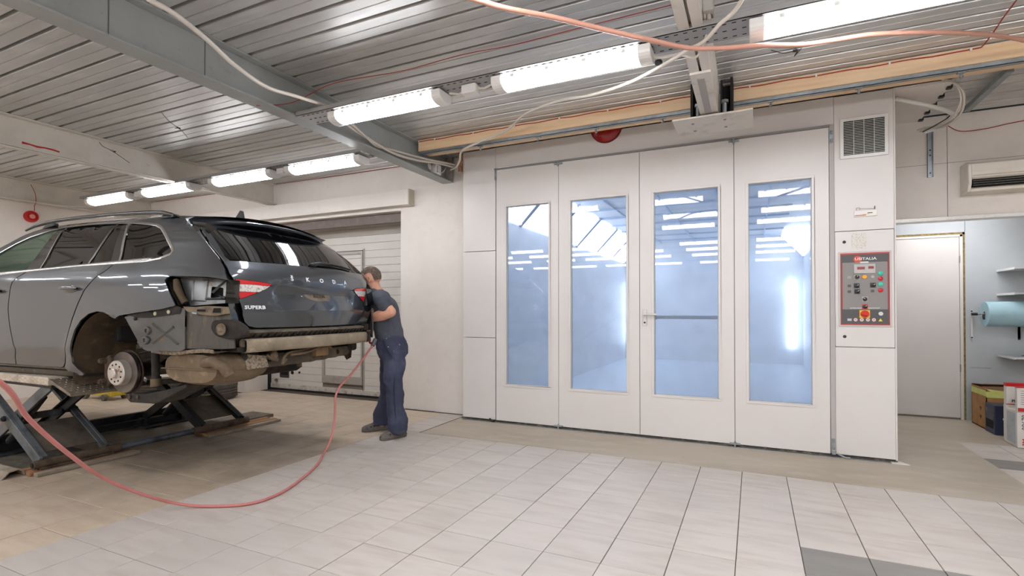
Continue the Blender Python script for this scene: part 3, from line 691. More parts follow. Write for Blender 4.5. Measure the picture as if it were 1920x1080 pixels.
# connection boxes between lamps
for x, y, lab in ((-1.755, 3.08, 'small white connection box between the two smaller front lights'), (-4.64, 4.02, 'small white connection box in the rear row by the cream beam'), (-7.24, 4.02, 'small white connection box between the two farthest lights')):
    t = T('connection_box', lab, 'junction box', (x, y, 2.78))
    mb = MB(); mb.box(x-.055, x+.055, y-.04, y+.04, 2.735, 2.797); mb.build('box_body', m_white2, t, bevel=.006)
    mb = MB(); mb.tube([(x+.05, y, 2.77), (x+.10, y+.01, 2.765), (x+.16, y, 2.775)], .008, 8); mb.tube([(x-.05, y, 2.77), (x-.10, y+.01, 2.76), (x-.17, y, 2.775)], .008, 8); mb.build('cable_stub', m_cable, t, smooth=60)
t = T('socket_bracket', 'small galvanised bracket box on the grey beam beside the first front light', 'bracket', (-3.37, 3.24, 2.90))
mb = MB(); mb.box(-3.375, -3.30, 3.17, 3.30, 2.865, 2.95); mb.build('bracket_body', m_galv, t, bevel=.003)
mb = MB(); mb.box(-3.30, -3.296, 3.20, 3.23, 2.89, 2.925); mb.box(-3.30, -3.296, 3.25, 3.28, 2.89, 2.925); mb.build('knockout', m_dark, t)
# white conduits and cables
def cab(name, pts, r, m, lab, cat): return tag(curve(name, pts, r, m), lab, cat)
cab('conduit', [(-2.579, 1.463, 2.72), (-2.629, 1.623, 2.74), (-2.755, 1.878, 2.76), (-2.921, 2.165, 2.78), (-3.048, 2.503, 2.8), (-3.04, 2.773, 2.83), (-3.074, 3.155, 2.88), (-3.18, 3.45, 2.86), (-3.29, 3.8, 2.88), (-3.30, 4.0, 2.862), (-3.30, 4.234, 2.848), (-3.28, 4.572, 2.87), (-3.27, 4.97, 2.938), (-3.22, 5.272, 2.959)], .013, m_cable, 'thick off-white conduit drooping along the grey beam from the top of the photo', 'conduit')
cab('conduit', [(-3.12, 3.40, 2.86), (-3.25, 3.75, 2.862), (-3.33, 3.991, 2.859), (-3.3, 4.191, 2.874), (-3.28, 4.67, 2.92), (-3.2, 5.239, 2.98)], .011, m_cable, 'second off-white conduit crossing the first one near the end of the grey beam', 'conduit')
cab('cable', [(-3.2, 5.15, 2.90), (-3.002, 4.95, 2.864), (-2.871, 4.8, 2.88), (-2.72, 4.60, 2.905), (-2.482, 4.55, 2.952), (-2.14, 4.45, 2.985), (-1.835, 4.2, 3.005), (-1.423, 3.9, 2.935), (-1.048, 3.6, 2.806), (-.715, 3.3, 2.711), (-.481, 3.08, 2.675), (-.342, 3.05, 2.72), (-.239, 3.0, 2.73), (-.155, 2.931, 2.77), (-.081, 2.888, 2.8), (-.029, 2.773, 2.82), (.0, 2.6, 2.84)], .011, m_cable, 'long white cable looping across the timber and over the front lights', 'cable')
mb = MB(); mb.lathe([(.02, 0), (.024, .01), (.02, .02)], (-.50, 3.10, 2.70), (0, 0, 1), 10); o = mb.build('cable_tie', m_black, None); tag(o, 'black tie knot on the white cable at the end of the middle light', 'cable tie')
cab('cable', [(-.60, 3.12, 2.78), (-.50, 3.14, 2.755), (-.40, 3.18, 2.77), (-.30, 3.2, 2.745), (-.24, 3.1, 2.79), (-.235, 3.0, 2.86), (-.245, 2.96, 2.93)], .008, m_cable, 'thin white cable curling over the end of the white double beam', 'cable')
t = T('junction_box', 'small clear-lidded junction box on the side of the white beam', 'junction box', (-.24, 3.0, 2.9))
mb = MB(); mb.box(-.245, -.19, 2.95, 3.05, 2.87, 2.96); mb.build('box_body', M('box_clear', (196, 192, 186), .35), t, bevel=.006); mb = MB(); mb.tube([(-.215, 3.0, 2.96), (-.213, 3.0, 3.0)], .01); mb.tube([(-.215, 3.0, 2.87), (-.213, 3.0, 2.84)], .012); mb.build('gland', m_cable, t)
hose = [(-1.171, 2.04, 2.68), (-1.037, 2.157, 2.66), (-.873, 2.355, 2.68), (-.688, 2.557, 2.68), (-.503, 2.705, 2.66), (-.315, 2.919, 2.672), (-.134, 2.99, 2.665), (.025, 3.00, 2.648), (.233, 3.14, 2.672), (.387, 3.223, 2.70), (.597, 3.333, 2.74), (.875, 3.527, 2.78), (1.163, 3.796, 2.84), (1.415, 4.124, 2.92), (1.635, 4.424, 2.98), (1.70, 4.60, 3.02)]
cab('air_hose', [(-1.9, 1.2, 2.75), (-1.5, 1.7, 2.70)]+hose, .013, m_orange, 'orange hose slung under the lights and across the deck', 'hose')
# bent hanging wires
for pts, lab in (([(-5.011, 2.967, 3.105), (-5.11, 3.101, 3.08), (-5.037, 3.142, 3.02), (-4.995, 3.132, 3.0), (-5.114, 3.281, 2.98)], 'bent loop of tie wire hanging from the deck between the two left beams'),
                 ([(-6.35, 3.12, 3.06), (-6.34, 3.15, 3.02), (-6.33, 3.241, 2.99), (-6.30, 3.391, 2.90)], 'short bent tie wire hanging on the side of the cream beam'),
                 ([(.12, 4.06, 3.09), (.20, 4.1, 3.07), (.269, 4.11, 3.075), (.29, 4.15, 3.09), (.27, 4.16, 3.06), (.31, 4.1, 3.08)], 'dark scrap of tie wire stuck on the deck over the right timber')):
    o = tag(curve('tie_wire', pts, .0028, m_black, None, 4), lab, 'wire'); PINV[o.name] = Matrix.Identity(4)
    mb = MB(); c = Vector(pts[2]); 
    for k in range(5): mb.tube([c+Vector((random.uniform(-.03, .03), random.uniform(-.03, .03), random.uniform(-.012, .012))) for _ in range(3)], .0028, 5)
    mb.build('twist', m_black, o)
# beam base plate with bolts above the booth
t = T('beam_end_plate', 'white steel plate with big bolts hanging under the end of the white beam', 'plate', (-.29, 4.48, 2.77))
PB = MATS['beam_white']
mb = MB(); mb.prism([(-.585, 4.275), (.003, 4.275), (.003, 4.70), (-.585, 4.70)], lambda a, b, h: (a, b, h), 2.765, 2.779); mb.build('plate', PB, t, bevel=.002)
for x in (-.40, -.20):
    mb = MB(); mb.tube([(x, 4.40, 2.78), (x, 4.40, 2.90)], .016, 12); mb.lathe([(.028, 0), (.028, .022)], (x, 4.40, 2.895), (0, 0, 1), 6); mb.lathe([(.030, 0), (.030, .010)], (x, 4.40, 2.779), (0, 0, 1), 6); mb.build('bolt', m_galv, t)
mb = MB(); mb.box(-.46, -.44, 4.42, 4.60, 2.78, 3.10); mb.box(-.375, -.36, 4.45, 4.6, 2.78, 3.10); mb.box(-.46, -.36, 4.58, 4.6, 2.78, 3.10)
mb.box(-.235, -.22, 4.45, 4.6, 2.78, 3.10); mb.box(-.16, -.14, 4.42, 4.60, 2.78, 3.10); mb.box(-.235, -.14, 4.58, 4.6, 2.78, 3.10)
mb.build('rusty_bracket', M('bracket_black', (34, 29, 26), .6, .3), t)
for x, y in ((-.44, 4.40), (-.44, 4.58), (-.2, 4.40), (-.2, 4.58)):
    mb = MB(); mb.lathe([(.012, 0), (.012, .004)], (x, y, 2.761), (0, 0, 1), 10); mb.build('slot_mark', M('mark_grey', (140, 136, 132), .7), t)
# wires and box at the end of the grey beam
t = T('junction_box', 'pale junction box with looped wires inside the end of the grey beam', 'junction box', (-3.3, 5.15, 2.87))
mb = MB(); mb.box(-3.372, -3.30, 4.99, 5.10, 2.830, 2.945); mb.build('box_body', m_white2, t, bevel=.006)
mb = MB()
for k in range(4): mb.box(-3.3005, -3.297, 5.01+.0, 5.02, 2.85+.02*k, 2.86+.02*k)
mb.build('gland_hole', m_dark, t)
for k in range(3):
    curve('loop_wire', [(-3.36, 4.86+.02*k, 2.96), (-3.31, 4.84+.02*k, 2.92), (-3.32, 4.87+.02*k, 2.87), (-3.35, 4.96, 2.845)], .005, m_cable, t, 4)
curve('loop_wire', [(-3.34, 5.12, 2.85), (-3.30, 5.16, 2.90), (-3.31, 5.21, 2.95)], .005, m_cable, t, 4)
t = T('beam_bracket', 'rust-streaked steel end plate where the grey beam meets the booth corner', 'bracket', (-3.3, 5.33, 2.9))
mb = MB(); mb.box(-3.375, -3.365+.09, 5.30, 5.312, 2.825, 3.09); mb.build('end_plate', M('rusty_plate', (150, 142, 134), .7, .2, var=[((126, 78, 44), 16, .52, .66)]), t)
mb = MB(); mb.box(-3.09, -3.062, 5.13, 5.193, 2.86, 3.08); mb.build('rusty_bracket', M('rust_block', (142, 96, 62), .85, var=[((176, 164, 150), 18, .5, .7)]), t)
# right: pipe, cable bundle, galvanised channels
cab('pipe', nearer([(1.145, 5.6, 3.142), (1.246, 5.65, 3.119), (1.411, 5.7, 3.071), (1.555, 5.75, 3.018), (1.621, 5.8, 2.977), (1.614, 5.9, 2.964), (1.543, 6.0, 2.948), (1.475, 6.05, 2.939)], .955), .019, M('pipe_white', (216, 212, 204), .5), 'thick white plastic pipe bending out from behind the booth', 'pipe')
bd = T('cable_bundle', 'bundle of white cables looping down beside the booth to the upper wall', 'cables', (1.5, 5.4, 2.95))
for k in range(6):
    off = Vector((random.uniform(-.02, .02), random.uniform(-.03, .03), random.uniform(-.012, .012)))
    pts = nearer([(1.437, 5.4, 3.165), (1.511, 5.45, 3.16), (1.574, 5.5, 3.112), (1.605, 5.55, 3.043), (1.605, 5.6, 2.97), (1.596, 5.7, 2.928), (1.556, 5.9, 2.934), (1.488, 6.05, 2.958), (1.434, 6.1, 2.966)], .955)
    pts = [Vector(p)+off*(.4+.9*abs(math.sin(i*1.3+k))) for i, p in enumerate(pts)]
    curve('cable', pts, .0065, m_cable, bd, 5)
curve('black_lead', [(1.36, 5.66, 2.83), (1.45, 5.62, 2.87), (1.52, 5.55, 2.91), (1.47, 5.50, 2.95)], .005, m_black, bd, 4)
t = tag(MB().bar((1.76, 5.10, 3.07), (1.735, 5.90, 3.05), .05, .04).build('metal_channel', m_galv, None, bevel=.003), 'galvanised channel slanting under the deck beside the white cables', 'channel')
mb = MB(); mb.box(1.518, 1.524, 6.150, 6.178, 2.53, 3.0); mb.box(1.556, 1.562, 6.150, 6.178, 2.53, 3.0); mb.box(1.518, 1.562, 6.172, 6.179, 2.53, 3.0)
t = tag(mb.build('metal_channel', m_galv, None), 'short upright galvanised channel with holes on the upper wall', 'channel'); PINV[t.name] = Matrix.Identity(4)
for z in (2.57, 2.74, 2.79): mb = MB(); mb.lathe([(.007, 0), (.007, .002)], (1.54, 6.172, z), (0, -1, 0), 12); mb.build('hole', m_dark, t)
cab('red_wire', [(1.60, 5.95, 2.955), (1.75, 6.10, 2.92), (1.95, 6.15, 2.93), (2.15, 6.165, 2.96), (2.6, 6.17, 3.0)], .004, m_cable_red, 'thin red wire sagging across the upper wall above the air conditioner', 'wire')
# alarm bell on the left wall
t = T('alarm_bell', 'round red fire alarm sounder on the far left wall above the car', 'alarm', (-9.5, 3.81, 2.615))
mb = MB(); mb.lathe([(.085, .0), (.085, .03), (.078, .045), (.060, .05), (.052, .040), (.045, .040), (.040, .052), (.015, .058), (.0001, .058)], (XL, 3.81, 2.615), (1, 0, 0), 32); mb.build('sounder', m_red, t, smooth=35)
mb = MB(); mb.lathe([(.034, .052), (.030, .062), (.0001, .063)], (XL, 3.81, 2.615), (1, 0, 0), 20); mb.build('label_disc', M('pinkish', (226, 150, 140), .4), t)
cab('red_wire', [(-9.33, 3.74, 3.05), (-9.32, 3.78, 2.95), (-9.31, 3.79, 2.88), (-9.33, 3.80, 2.80), (-9.44, 3.83, 2.78), (-9.47, 3.84, 2.70)], .004, m_cable_red, 'red wire dropping over the far left beam to the alarm sounder', 'wire')
cab('cable', [(-9.32, 3.3, 2.805), (-9.30, 3.6, 2.80), (-9.2, 4.1, 2.80), (-8.9, 4.3, 2.80), (-8.5, 4.05, 2.79)], .006, m_cable, 'white cable along the far left beam to the last light', 'cable')
# air conditioner on the upper wall
ac = T('air_conditioner', 'old yellowed white wall air conditioner unit above the back room opening', 'air conditioner', (2.1, 6.1, 2.33))
m_ac = M('ac_plastic', (222, 214, 200), .45, var=[((206, 194, 174), 6, .5, .8)])
mb = MB(); prof = [(6.178, 2.325), (6.178, 2.60), (6.02, 2.60), (5.975, 2.575), (5.965, 2.50), (5.975, 2.46), (6.0, 2.44), (6.04, 2.36), (5.99, 2.355), (6.0, 2.33)]
mb.prism(prof, lambda a, b, h: (h, a, b), 1.79, 2.55); mb.build('body', m_ac, ac, bevel=.003)
for x0, x1 in ((1.765, 1.79), (2.55, 2.575)):
    mb = MB(); mb.prism([(6.178, 2.32), (6.178, 2.605), (6.02, 2.605), (5.97, 2.575), (5.965, 2.40), (6.0, 2.33)], lambda a, b, h: (h, a, b), x0, x1); mb.build('end_cap', m_ac, ac, bevel=.006)
B('outlet', m_dark, ac, 1.80, 2.54, 5.985, 6.03, 2.372, 2.438)
for k in range(3): mb = MB(); mb.add([(1.80, 5.972, 2.380+.02*k), (2.54, 5.972, 2.380+.02*k), (2.54, 6.0, 2.392+.02*k), (1.80, 6.0, 2.392+.02*k)], [(0, 1, 2, 3)]); mb.build('vane', m_ac, ac)
B('trim_line', M('ac_line', (172, 160, 138), .5), ac, 1.795, 2.545, 5.963, 5.967, 2.468, 2.471)
for k in range(6): B('intake_slot', m_dark, ac, 1.85+.12*k, 1.91+.12*k, 6.03, 6.15, 2.5995, 2.6015)
# ================================================================ BACK ROOM THINGS
rl = T('paper_roll', 'large pale blue paper roll on a wall holder in the back room', 'paper roll', (2.55, 7.27, 1.2))
mb = MB(); mb.lathe([(.03, 0), (.132, 0), (.135, .004), (.135, .52), (.03, .52)], (2.275, 7.27, 1.213), (1, 0, 0), 40, close=True); mb.build('roll', M('blue_paper', (160, 192, 200), .75, var=[((148, 182, 192), 14, .45, .75)]), rl, smooth=35)
mb = MB(); mb.lathe([(.03, -.001), (.03, .525), (.026, .525), (.026, -.001)], (2.275, 7.27, 1.213), (1, 0, 0), 24, close=True); mb.build('cardboard_core', M('cardboard', (150, 118, 80), .8), rl)
rh = T('roll_holder', 'grey metal wall bracket with black-tipped rod holding the paper roll', 'bracket', (2.3, 7.5, 1.2))
mb = MB(); mb.tube([(2.19, 7.27, 1.213), (2.86, 7.27, 1.213)], .012); mb.build('rod', m_galv, rh)
mb = MB(); mb.tube([(2.165, 7.27, 1.213), (2.215, 7.27, 1.213)], .016); mb.build('rod_tip', m_black, rh)
for x in (2.250, 2.66):
    mb = MB(); mb.box(x-.009, x+.009, 7.548, 7.563, .93, 1.26); mb.box(x-.005, x+.005, 7.26, 7.56, 1.19, 1.222) if x < 2.3 else mb.box(x-.009, x+.009, 7.548, 7.563, .93, 1.27); mb.build('arm', M('bracket_white', (204, 202, 198), .4, .2), rh)
    for z in (.945, 1.245): mb = MB(); mb.lathe([(.008, 0), (.008, .004)], (x, 7.548, z), (0, -1, 0), 10); mb.build('screw', m_dark, rh)
mb = MB(); mb.tube([(2.262, 7.27, 1.213), (2.262, 7.25, 1.18), (2.264, 7.25, 1.155)], .010); mb.build('clamp', m_black, rh)
m_gshelf = M('shelf_white', (196, 198, 196), .4)
for z, lab in ((1.697, 'topmost thin grey shelf on the back room wall above the paper roll'), (1.430, 'middle thin grey shelf directly above the paper roll'), (.750, 'lowest thin grey shelf, below the paper roll')):
    o = tag(B('wall_shelf', m_gshelf, None, 2.478, 3.5, 7.13, YR-.003, z-.008, z+.008, bevel=.002), lab, 'shelf'); PINV[o.name] = Matrix.Identity(4)
    B('shelf_lip', m_white2, o, 2.474, 2.479, 7.125, YR-.004, z-.012, z+.012)
t = T('spray_bottle', 'pale green bottle on the top shelf at the edge of the photo', 'bottle', (2.78, 7.35, 1.705))
mb = MB(); mb.lathe([(.04, 0), (.042, .01), (.040, .12), (.022, .16), (.018, .19)], (2.80, 7.38, 1.706), (0, 0, 1), 20); mb.build('body', M('green_pl', (150, 186, 158), .35), t, smooth=50)
mb = MB(); mb.lathe([(.02, .185), (.02, .21), (.012, .22)], (2.80, 7.38, 1.706), (0, 0, 1), 16); mb.box(2.74, 2.81, 7.37, 7.39, 1.92, 1.94); mb.build('cap', m_white2, t)
t = T('tape_dispenser', 'black and teal tape dispenser on the middle shelf', 'dispenser', (2.8, 7.38, 1.44))
mb = MB(); mb.prism([(2.71, 1.439), (2.92, 1.439), (2.92, 1.50), (2.80, 1.50), (2.745, 1.465)], lambda a, b, h: (a, h, b), 7.34, 7.42); mb.build('body', M('teal_dark', (36, 74, 82), .5), t, bevel=.004)
B('cutter', m_black, t, 2.70, 2.73, 7.34, 7.42, 1.439, 1.45)
t = T('sander', 'grey-blue hand sander lying on the lowest shelf', 'tool', (2.82, 7.35, .76))
mb = MB(); mb.prism([(2.62, .760), (2.95, .760), (2.95, .80), (2.86, .845), (2.78, .845), (2.74, .80), (2.65, .775)], lambda a, b, h: (a, h, b), 7.32, 7.42); mb.build('body', M('grey_blue', (96, 128, 138), .5), t, bevel=.006)
mb = MB(); mb.lathe([(.035, 0), (.035, .03), (.02, .04)], (2.81, 7.37, .84), (0, 0, 1), 16); mb.build('knob', m_black, t)
# boxes
m_card = M('cardboard_box', (170, 126, 76), .8, var=[((140, 96, 54), 5, .45, .75)])
t = T('cardboard_box', 'brown cardboard box with yellow-green tape under the shelves', 'box', (2.42, 7.2, 0))
mb = MB(); X0, X1, Y0, Y1, Z1 = 2.205, 2.66, 7.02, 7.42, .44
mb.box(X0, X1, Y0, Y0+.008, .002, Z1-.02); mb.box(X0, X1, Y1-.008, Y1, .002, Z1); mb.box(X0, X0+.008, Y0, Y1, .002, Z1-.01); mb.box(X1-.008, X1, Y0, Y1, .002, Z1-.02); mb.box(X0, X1, Y0, Y1, .002, .012)
mb.build('carton', m_card, t)
mb = MB(); mb.add([(X0, Y1, Z1), (X1, Y1, Z1), (X1, Y1-.25, Z1+.03), (X0, Y1-.27, Z1+.02)], [(0, 1, 2, 3)]); mb.add([(X0, Y0, Z1-.02), (X1, Y0, Z1-.02), (X1, Y0+.16, Z1+.015), (X0, Y0+.13, Z1-.0)], [(0, 1, 2, 3)]); mb.build('flap', M('cardboard_dark', (104, 72, 44), .85), t)
m_gt = M('yellow_tape', (206, 208, 128), .6, var=[((190, 196, 96), 12, .4, .7)])
mb = MB(); mb.box(X0-.002, X0, Y0, Y1, .35, .41); mb.box(X0, X1, Y0-.002, Y0, .34, .40); mb.add([(X0-.001, Y0-.004, .43), (X0+.24, Y0-.004, .40), (X0+.20, Y0-.004, .365), (X0+.04, Y0-.004, .40)], [(0, 1, 2, 3)]); mb.build('tape', m_gt, t)
B('warning_slip', M('slip_yellow', (216, 218, 160), .7), t, X0+.16, X0+.34, Y0-.005, Y0-.003, .33, .43)
for z in (.13, .22): mb = MB(); mb.prism([(Y0+.12, z), (Y0+.18, z), (Y0+.15, z-.04)], lambda a, b, h: (h, a, b), X0-.0015, X0-.0005); mb.build('printed_mark', m_black, t)
t = T('blue_box', 'dark blue printed carton on the floor in front of the brown box', 'box', (2.36, 6.9, 0))
mb = MB(); mb.box(2.188, 2.56, 6.76, 7.0, .003, .295); mb.build('carton', M('navy_print', (38, 46, 78), .45, var=[((28, 34, 60), 3, .4, .7)]), t, bevel=.004)
mb = MB(); mb.box(2.1865, 2.188, 6.785, 6.975, .05, .25); mb.build('side_print', M('side_print', (36, 42, 54), .4, var=[((112, 124, 140), 6, .52, .7)]), t)
mb = MB(); mb.box(2.1858, 2.1866, 6.79, 6.97, .055, .14); mb.build('dark_photo', m_dark, t)
mb = MB(); mb.box(2.25, 2.33, 6.757, 6.76, .155, .175); mb.tube([(2.255, 6.756, .16), (2.30, 6.756, .19), (2.33, 6.756, .21)], .005, 6); mb.tube([(2.255, 6.756, .175), (2.29, 6.756, .15), (2.33, 6.756, .15)], .005, 6); mb.build('white_emblem', m_pw, t)
m_wbox = M('white_carton', (214, 208, 200), .5, var=[((196, 188, 180), 4, .5, .8)])
def wbox(x0, x1, y0, y1, z0, z1, name, lab, m=m_wbox):
    t = T(name, lab, 'box', ((x0+x1)/2, (y0+y1)/2, z0)); B('carton', m, t, x0, x1, y0, y1, z0, z1, bevel=.003); return t
t = wbox(2.175, 2.55, 6.46, 6.52, .003, .355, 'white_carton', 'plain pale carton standing behind the front white carton')
t = wbox(2.170, 2.50, 6.22, 6.455, .003, .335, 'white_carton', 'white carton lettered 09678 on the floor, nearest the camera of the stack')
text('lettering', '09678', .062, m_black, frame((2.225, 6.2185, .235), (0, 0, 1), (-1, 0, 0)), t, .0003, sx=.9)
text('lettering', '3M', .05, m_red, frame((2.225, 6.2185, .055), (0, 0, 1), (-1, 0, 0)), t, .0003, bold=.002)
text('lettering', 'Painters Soft Tape Line', .016, m_black, frame((2.30, 6.2185, .10), (0, 0, 1), (-1, 0, 0)), t, .0002)
B('side_print', M('grey_print', (176, 180, 182), .5, var=[((150, 158, 164), 9, .5, .7)]), t, 2.1685, 2.170, 6.25, 6.43, .03, .31)
t = wbox(2.178, 2.60, 6.46, 6.52, .356, .560, 'white_carton', 'white carton with red top band and black lettering, upper back of the stack')
B('red_band', m_red, t, 2.177, 2.601, 6.4575, 6.5215, .530, .561); B('red_band', m_red, t, 2.177, 2.601, 6.4575, 6.4600, .358, .366)
text('lettering', 'PERFECT', .036, m_black, frame((2.285, 6.4572, .392), (1, 0, 0), (0, 0, 1)), t, .0003, bold=.001)
text('lettering', 'OL', .05, m_black, frame((2.34, 6.4572, .440), (1, 0, 0), (0, 0, 1)), t, .0003, bold=.001)
t = wbox(2.165, 2.55, 6.20, 6.245, .336, .558, 'white_carton', 'white carton with red stripes and small print, top of the stack at the photo edge')
B('red_band', m_red, t, 2.169, 2.551, 6.1980, 6.200, .336, .368); B('red_band', m_red, t, 2.164, 2.551, 6.1980, 6.246, .549, .5585)
for k in range(7): B('small_print', M('print_grey', (110, 108, 106), .6), t, 2.19, 2.28+.03*math.sin(k*3), 6.1985, 6.1995, .40+.02*k, .404+.02*k)
# ================================================================ CAR (side surface q=-w(s,z), rear surface s=sr(q,z))
TH = math.radians(4.4)
CA = Vector((math.cos(TH), math.sin(TH), 0)); CB = Vector((-math.sin(TH), math.cos(TH), 0))
CO = Vector((-4.12, 2.08, 0))+CB*.92+Vector((0, 0, .53))
def CP(s, q, z): return CO+CA*s+CB*q+Vector((0, 0, z))
CM = Matrix(((CA.x, CB.x, 0, CO.x), (CA.y, CB.y, 0, CO.y), (0, 0, 1, CO.z), (0, 0, 0, 1)))
def pchip(xs, ys):
    n = len(xs); h = [xs[i+1]-xs[i] for i in range(n-1)]; d = [(ys[i+1]-ys[i])/h[i] for i in range(n-1)]; m = [0]*n
    for i in range(1, n-1):
        if d[i-1]*d[i] > 0:
            w1 = 2*h[i]+h[i-1]; w2 = h[i]+2*h[i-1]; m[i] = (w1+w2)/(w1/d[i-1]+w2/d[i])
    m[0] = d[0]; m[-1] = d[-1]
    def f(x):
        x = min(max(x, xs[0]), xs[-1]); i = 0
        while i < n-2 and x > xs[i+1]: i += 1
        t = (x-xs[i])/h[i]
        return ys[i]*(1+2*t)*(1-t)**2+h[i]*m[i]*t*(1-t)**2+ys[i+1]*t*t*(3-2*t)+h[i]*m[i+1]*t*t*(t-1)
    return f
W0 = pchip([.15, .22, .30, .40, .425, .43, .50, .62, .75, .86, .945, .965, 1.0, 1.06, 1.10, 1.2, 1.3, 1.38, 1.43, 1.47, 1.50], [.84, .87, .895, .912, .920, .9235, .926, .931, .934, .929, .915, .908, .884, .850, .825, .775, .72, .67, .60, .50, .40])
def w(s, z):
    b = W0(z)
    if s > .1: b -= .10*((s-.1)/.8)**2*(1+.6*max(0, z-.8))
    if s < -1.2: b -= .03*((-1.2-s))**2
    r = math.hypot(s+.02, z-.33)
    if .36 < r < .50 and z > .25: t = min(1, max(0, (.475-r)/.07)); b += .012*t*t*(3-2*t)
    if s < -2.6: b -= .16*(-2.6-s)**2
    return b
SR0 = pchip([.30, .45, .60, .70, .722, .74, .80, .86, .893, .90, .93, 1.0, 1.055, 1.10, 1.2, 1.3, 1.36, 1.42], [.98, 1.0, 1.03, 1.062, 1.068, 1.064, 1.045, 1.028, 1.030, 1.060, 1.065, 1.045, 1.01, .955, .83, .69, .60, .50])
SRL = pchip([.30, .45, .60, .70, .722, .74, .80, .86, .90, .93, 1.0, 1.055, 1.10, 1.2, 1.3, 1.36, 1.42], [.98, 1.0, 1.03, 1.062, 1.068, 1.066, 1.058, 1.060, 1.062, 1.062, 1.045, 1.01, .955, .83, .69, .60, .50])
def sr(q, z):
    t = min(1, max(0, (.46-abs(q))/.07)); t = t*t*(3-2*t); b = SRL(z)+(SR0(z)-SRL(z))*t
    k = .14+.05*max(0, min(1, (1.1-z)/.3))
    return b-k*q*q-.5*max(0, abs(q)-.6)**2
def SIDE(sg=-1, off=0.0): return lambda s, z: CP(s, sg*(w(s, z)+off), z)
def REAR(off=0.0): return lambda q, z: CP(sr(q, z)+off, q, z)
def inside(p, poly):
    x, y = p; c = False; n = len(poly); j = n-1
    for i in range(n):
        xi, yi = poly[i]; xj, yj = poly[j]
        if (yi > y) != (yj > y) and x < (xj-xi)*(y-yi)/(yj-yi)+xi: c = not c
        j = i
    return c
def dens(poly, step):
    out = []; n = len(poly)
    for i in range(n):
        a = Vector(poly[i]); b = Vector(poly[(i+1) % n]); k = max(1, int((b-a).length/step))
        for t in range(k): out.append(tuple(a+(b-a)*t/k))
    return out
def rnd(poly, r=.02, idx=None, n=4):
    """round the corners of a polygon"""
    out = []; m = len(poly)
    for i in range(m):
        p = Vector(poly[i]); a = Vector(poly[i-1]); b = Vector(poly[(i+1) % m])
        if idx is not None and i not in idx: out.append(tuple(p)); continue
        da = (a-p); db = (b-p); rr = min(r, da.length*.45, db.length*.45); pa = p+da.normalized()*rr; pb = p+db.normalized()*rr
        for k in range(n+1):
            t = k/n; out.append(tuple((1-t)**2*pa+2*t*(1-t)*p+t*t*pb))
    return out
def panel(name, mat, parent, poly, f, holes=(), step=.05, thick=.0, smooth=50, zlines=(), rim=True):
    loops = [dens(poly, step*.6)]+[dens(h, step*.6) for h in holes]
    vs = []; es = []
    for lp in loops:
        o = len(vs); vs += [Vector(p) for p in lp]; es += [(o+k, o+(k+1) % len(lp)) for k in range(len(lp))]
    x0 = min(p[0] for p in poly); x1 = max(p[0] for p in poly); y0 = min(p[1] for p in poly); y1 = max(p[1] for p in poly)
    bnd = list(vs)
    def far(p): return all((p-b).length > step*.35 for b in bnd)
    yl = [y0+step*k for k in range(1, int((y1-y0)/step)+1)]
    for zl in zlines: yl = [y for y in yl if abs(y-zl) > step*.5]+[zl]
    for y in yl:
        nx = int((x1-x0)/step)
        for i in range(nx+1):
            p = Vector((x0+step*(i+.5), y))
            if inside(p, poly) and not any(inside(p, h) for h in holes) and far(p): vs.append(p)
    r = delaunay_2d_cdt(vs, es, [], 0, 1e-6)
    P = r[0]; F = []
    for f3 in r[2]:
        c = sum((P[i] for i in f3), Vector((0, 0)))/len(f3)
        if inside(c, poly) and not any(inside(c, h) for h in holes): F.append(tuple(f3))
    me = bpy.data.meshes.new(name); me.from_pydata([tuple(f(p[0], p[1])) for p in P], [], F); me.validate()
    bm = bmesh.new(); bm.from_mesh(me); bmesh.ops.delete(bm, geom=[v for v in bm.verts if not v.link_faces], context='VERTS')
    bmesh.ops.recalc_face_normals(bm, faces=bm.faces)
    c = sum((v.co for v in bm.verts), Vector())/len(bm.verts); nsum = sum((fc.normal*fc.calc_area() for fc in bm.faces), Vector())
    if nsum.dot(c-CP(-1.0, 0, .8)) < 0: bmesh.ops.reverse_faces(bm, faces=bm.faces)
    bm.to_mesh(me); bm.free()
    if thick:      # rim turned inwards, on vertices of its own so that the shading stays crisp
        bm = bmesh.new(); bm.from_mesh(me); cc = CP(-1.0, 0, .8)
        for e in [e for e in bm.edges if len(e.link_faces) == 1]:
            nrm = e.link_faces[0].normal; a, b = [v.co.copy() for v in e.verts]
            vv = [bm.verts.new(c_) for c_ in (a, b, b-nrm*.012, a-nrm*.012)]; bm.faces.new(vv)
        bm.to_mesh(me); bm.free()
    return link(name, me, mat, parent, smooth)
def strip(name, mat, parent, pts, f, width, lift=.004, closed=False, sm=60):
    """raised strip following pts (2D) on surface f(a,b)->3D ; width in 2D"""
    n = len(pts); mb = MB(); L_ = []
    for i in range(n):
        a = Vector(pts[i-1] if (i or closed) else pts[0]); b = Vector(pts[(i+1) % n] if (i < n-1 or closed) else pts[-1])
        d = (b-a).normalized(); nn = Vector((-d.y, d.x))*width/2; p = Vector(pts[i]); L_.append((p+nn, p, p-nn))
    vs = []
    for a, p, b in L_: vs += [f(a.x, a.y, 0), f(p.x, p.y, lift), f(b.x, b.y, 0)]
    fs = []
    for i in range(n if closed else n-1):
        j = (i+1) % n
        for k in range(2): fs.append((3*i+k, 3*j+k, 3*j+k+1, 3*i+k+1))
    mb.add(vs, fs); return mb.build(name, mat, parent, smooth=sm)
